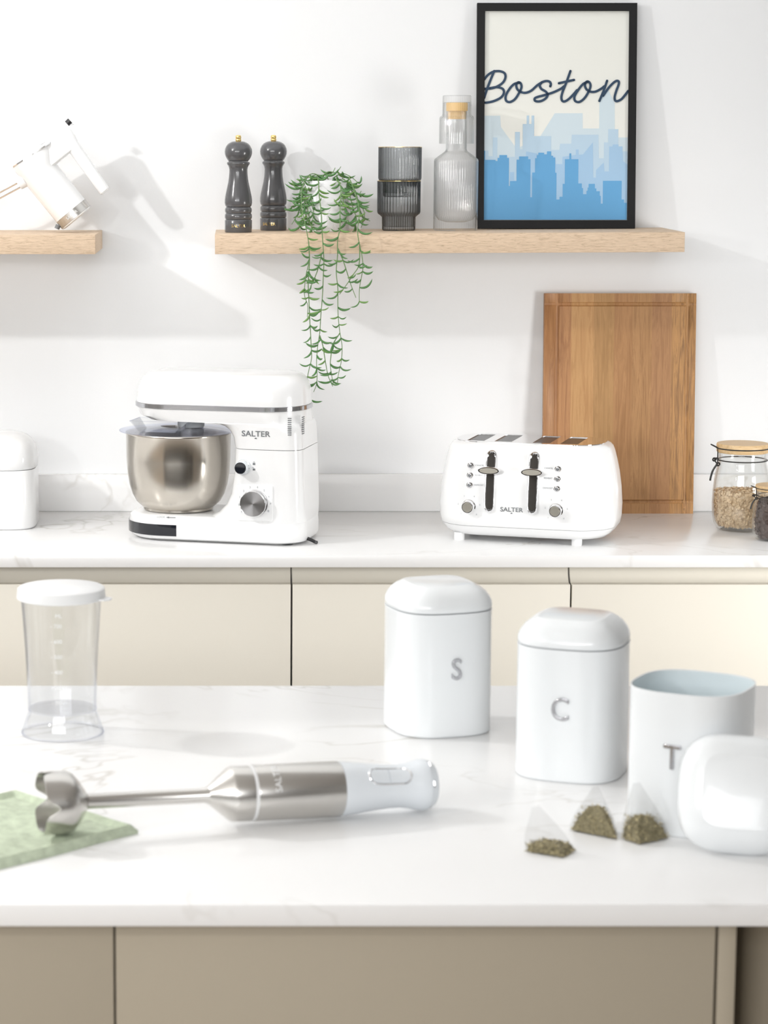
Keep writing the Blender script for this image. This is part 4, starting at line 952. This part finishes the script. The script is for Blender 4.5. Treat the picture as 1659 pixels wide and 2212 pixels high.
for za, zb in ((0.3740, 0.3980), (0.3990, 0.4250)):
    v, f = [], []; na_, nb_ = 8, 8
    for i in range(nb_ + 1):
        z = za + (zb - za) * i / nb_
        zc0, zc1 = 0.3830, 0.4160
        half = 0.0088 if zc0 <= z <= zc1 else math.sqrt(max(0, 0.0088 ** 2 - (min(abs(z - zc0), abs(z - zc1)) * 0.97) ** 2))
        half = max(half, 0.001)
        for j in range(na_ + 1): v.append(onh(-half + 2 * half * j / na_, z, 0.0011))
    m0 = len(v)
    for i in range(nb_ + 1):
        for j in range(na_ + 1): p = v[i * (na_ + 1) + j]; v.append(p - up * 0.0015)
    for i in range(nb_):
        for j in range(na_):
            a = i * (na_ + 1) + j; f.append((a, a + 1, a + na_ + 2, a + na_ + 1)); f.append((m0 + a, m0 + a + na_ + 1, m0 + a + na_ + 2, m0 + a + 1))
    rim = [j for j in range(na_ + 1)] + [i * (na_ + 1) + na_ for i in range(1, nb_ + 1)] + [nb_ * (na_ + 1) + j for j in range(na_ - 1, -1, -1)] + [i * (na_ + 1) for i in range(nb_ - 1, 0, -1)]
    for i in range(len(rim)):
        a, b = rim[i], rim[(i + 1) % len(rim)]; f.append((a, b, m0 + b, m0 + a))
    obj('button', v, f, 'bluewhite', bz)
for a0 in (-0.5, 0.35):
    tube('end_trim', [up * (0.0312 * math.cos(a0 + 0.25 * i / 6)) + sd * (0.0312 * math.sin(a0 + 0.25 * i / 6)) + Vector((0, 0, 0.4525)) for i in range(7)], 0.0011, 'chrome', t, 6)
o = text('brand_lettering', 'SALTER', 0.012, 'white_matt', t, bend=0.0332, ext=0.0002)
for v_ in o.data.vertices: v_.co.z += 0.0332
# lettering runs round the motor body
yx = Vector((0, 0, -1)); zx = (up * 0.92 - sd * 0.1).normalized(); xx = yx.cross(zx); mtx = Matrix((xx, yx, zx)).transposed().to_4x4(); mtx.translation = Vector((0, 0, 0.258)); o.matrix_local = mtx

# ------------------------------------------------------------------ tea bags
def teabag(base, apex, fill, label, seed):
    """base: three or four corner points on the table, apex: the top seam"""
    rnd = random.Random(seed); c0 = sum((Vector(p) for p in base), Vector()) / len(base)
    o0 = Vector((c0.x, c0.y, T)); t = thing('tea_bag', label, 'tea bag', o0, group='pyramid tea bags on the island')
    Bp = [Vector(p) - o0 for p in base]; ap = [Vector(p) - o0 for p in apex]; nB = len(Bp)
    # soft pyramid: rings from the base outline to the short top seam
    rings = []; N = 48
    def outline(pts):
        out = []; m_ = len(pts)
        for i in range(N):
            u = i / N * m_; k = int(u); fr = u - k; out.append(pts[k % m_].lerp(pts[(k + 1) % m_], fr))
        return out
    bo = outline(Bp); cen = sum(bo, Vector()) / N
    seam = []
    for p in bo:
        d0 = (p - cen).normalized(); e = (ap[1] - ap[0]).normalized(); k = max(-1, min(1, d0.dot(e) * 1.6)); seam.append((ap[0] + ap[1]) / 2 + (ap[1] - ap[0]) / 2 * k)
    for s_ in (0, 0.06, 0.2, 0.4, 0.6, 0.8, 0.93, 1.0):
        puff = 1 + 0.22 * math.sin(math.pi * s_) ** 1.2
        rg = []
        for p, q_ in zip(bo, seam):
            a = p.lerp(q_, s_); m_ = cen.lerp((ap[0] + ap[1]) / 2, s_); a = Vector((m_.x + (a.x - m_.x) * puff, m_.y + (a.y - m_.y) * puff, a.z)); rg.append(a)
        rings.append(rg)
    loft('mesh_bag', rings, 'bag', t, angle=50)
    for mi, (mm, cnt) in enumerate((('tea', 900), ('tea2', 520))):
        V, Fc = [], []
        if mi == 0:
            for lev, (s_, k) in enumerate(((0.02, 0.93), (fill * 0.5, 0.9), (fill * 0.95, 0.62))):
                rg = [cen.lerp((ap[0] + ap[1]) / 2, s_) + (p.lerp(q_, s_) - cen.lerp((ap[0] + ap[1]) / 2, s_)) * k for p, q_ in zip(bo, seam)]
                V += [p + Vector((0, 0, 0.0006 + rnd.gauss(0, .0006) * lev)) for p in rg]
            for lv in range(2):
                for j in range(N): Fc.append((lv * N + j, lv * N + (j + 1) % N, (lv + 1) * N + (j + 1) % N, (lv + 1) * N + j))
            Fc.append(tuple(range(2 * N, 3 * N)))
        for j in range(cnt):
            i = rnd.randrange(N); s_ = fill * rnd.random() ** 1.3; k = rnd.uniform(0.75, 1.0) if s_ < fill * 0.7 else rnd.random()
            m_ = cen.lerp((ap[0] + ap[1]) / 2, s_); p = m_ + (bo[i].lerp(seam[i], s_) - m_) * k * (1 + 0.1 * math.sin(math.pi * s_)) + Vector((0, 0, 0.0014))
            e = Vector((rnd.gauss(0, 1), rnd.gauss(0, 1), rnd.gauss(0, .6))).normalized(); g = e.orthogonal().normalized(); h = e.cross(g)
            L = rnd.uniform(0.0010, 0.0030); w_ = rnd.uniform(0.0004, 0.0010); s0 = len(V)
            V += [p - e * L, p + g * w_, p + e * L, p - g * w_, p + h * w_ * 0.6]
            Fc += [(s0, s0 + 1, s0 + 4), (s0 + 1, s0 + 2, s0 + 4), (s0 + 2, s0 + 3, s0 + 4), (s0 + 3, s0, s0 + 4), (s0 + 3, s0 + 2, s0 + 1, s0)]
        o = obj('tea_leaves', V, Fc, mm, t, smooth=False); o['kind'] = 'stuff'
    return t
teabag([(0.3305, -2.588, T), (0.3700, -2.613, T), (0.3880, -2.585, T), (0.355, -2.566, T)], [(0.337, -2.585, 0.962), (0.346, -2.580, 0.963)], 0.22, 'pyramid tea bag lying on its own, with the least tea', 1)
teabag([(0.3915, -2.500, T), (0.4420, -2.540, T), (0.4460, -2.505, T), (0.418, -2.482, T)], [(0.4165, -2.512, 0.966), (0.424, -2.508, 0.966)], 0.55, 'pyramid tea bag in the middle, slumped between the other two', 2)
teabag([(0.4475, -2.535, T), (0.4640, -2.561, T), (0.5040, -2.535, T), (0.475, -2.515, T)], [(0.4585, -2.540, 0.978), (0.4675, -2.536, 0.978)], 0.42, 'pyramid tea bag standing closest to the T canister', 3)
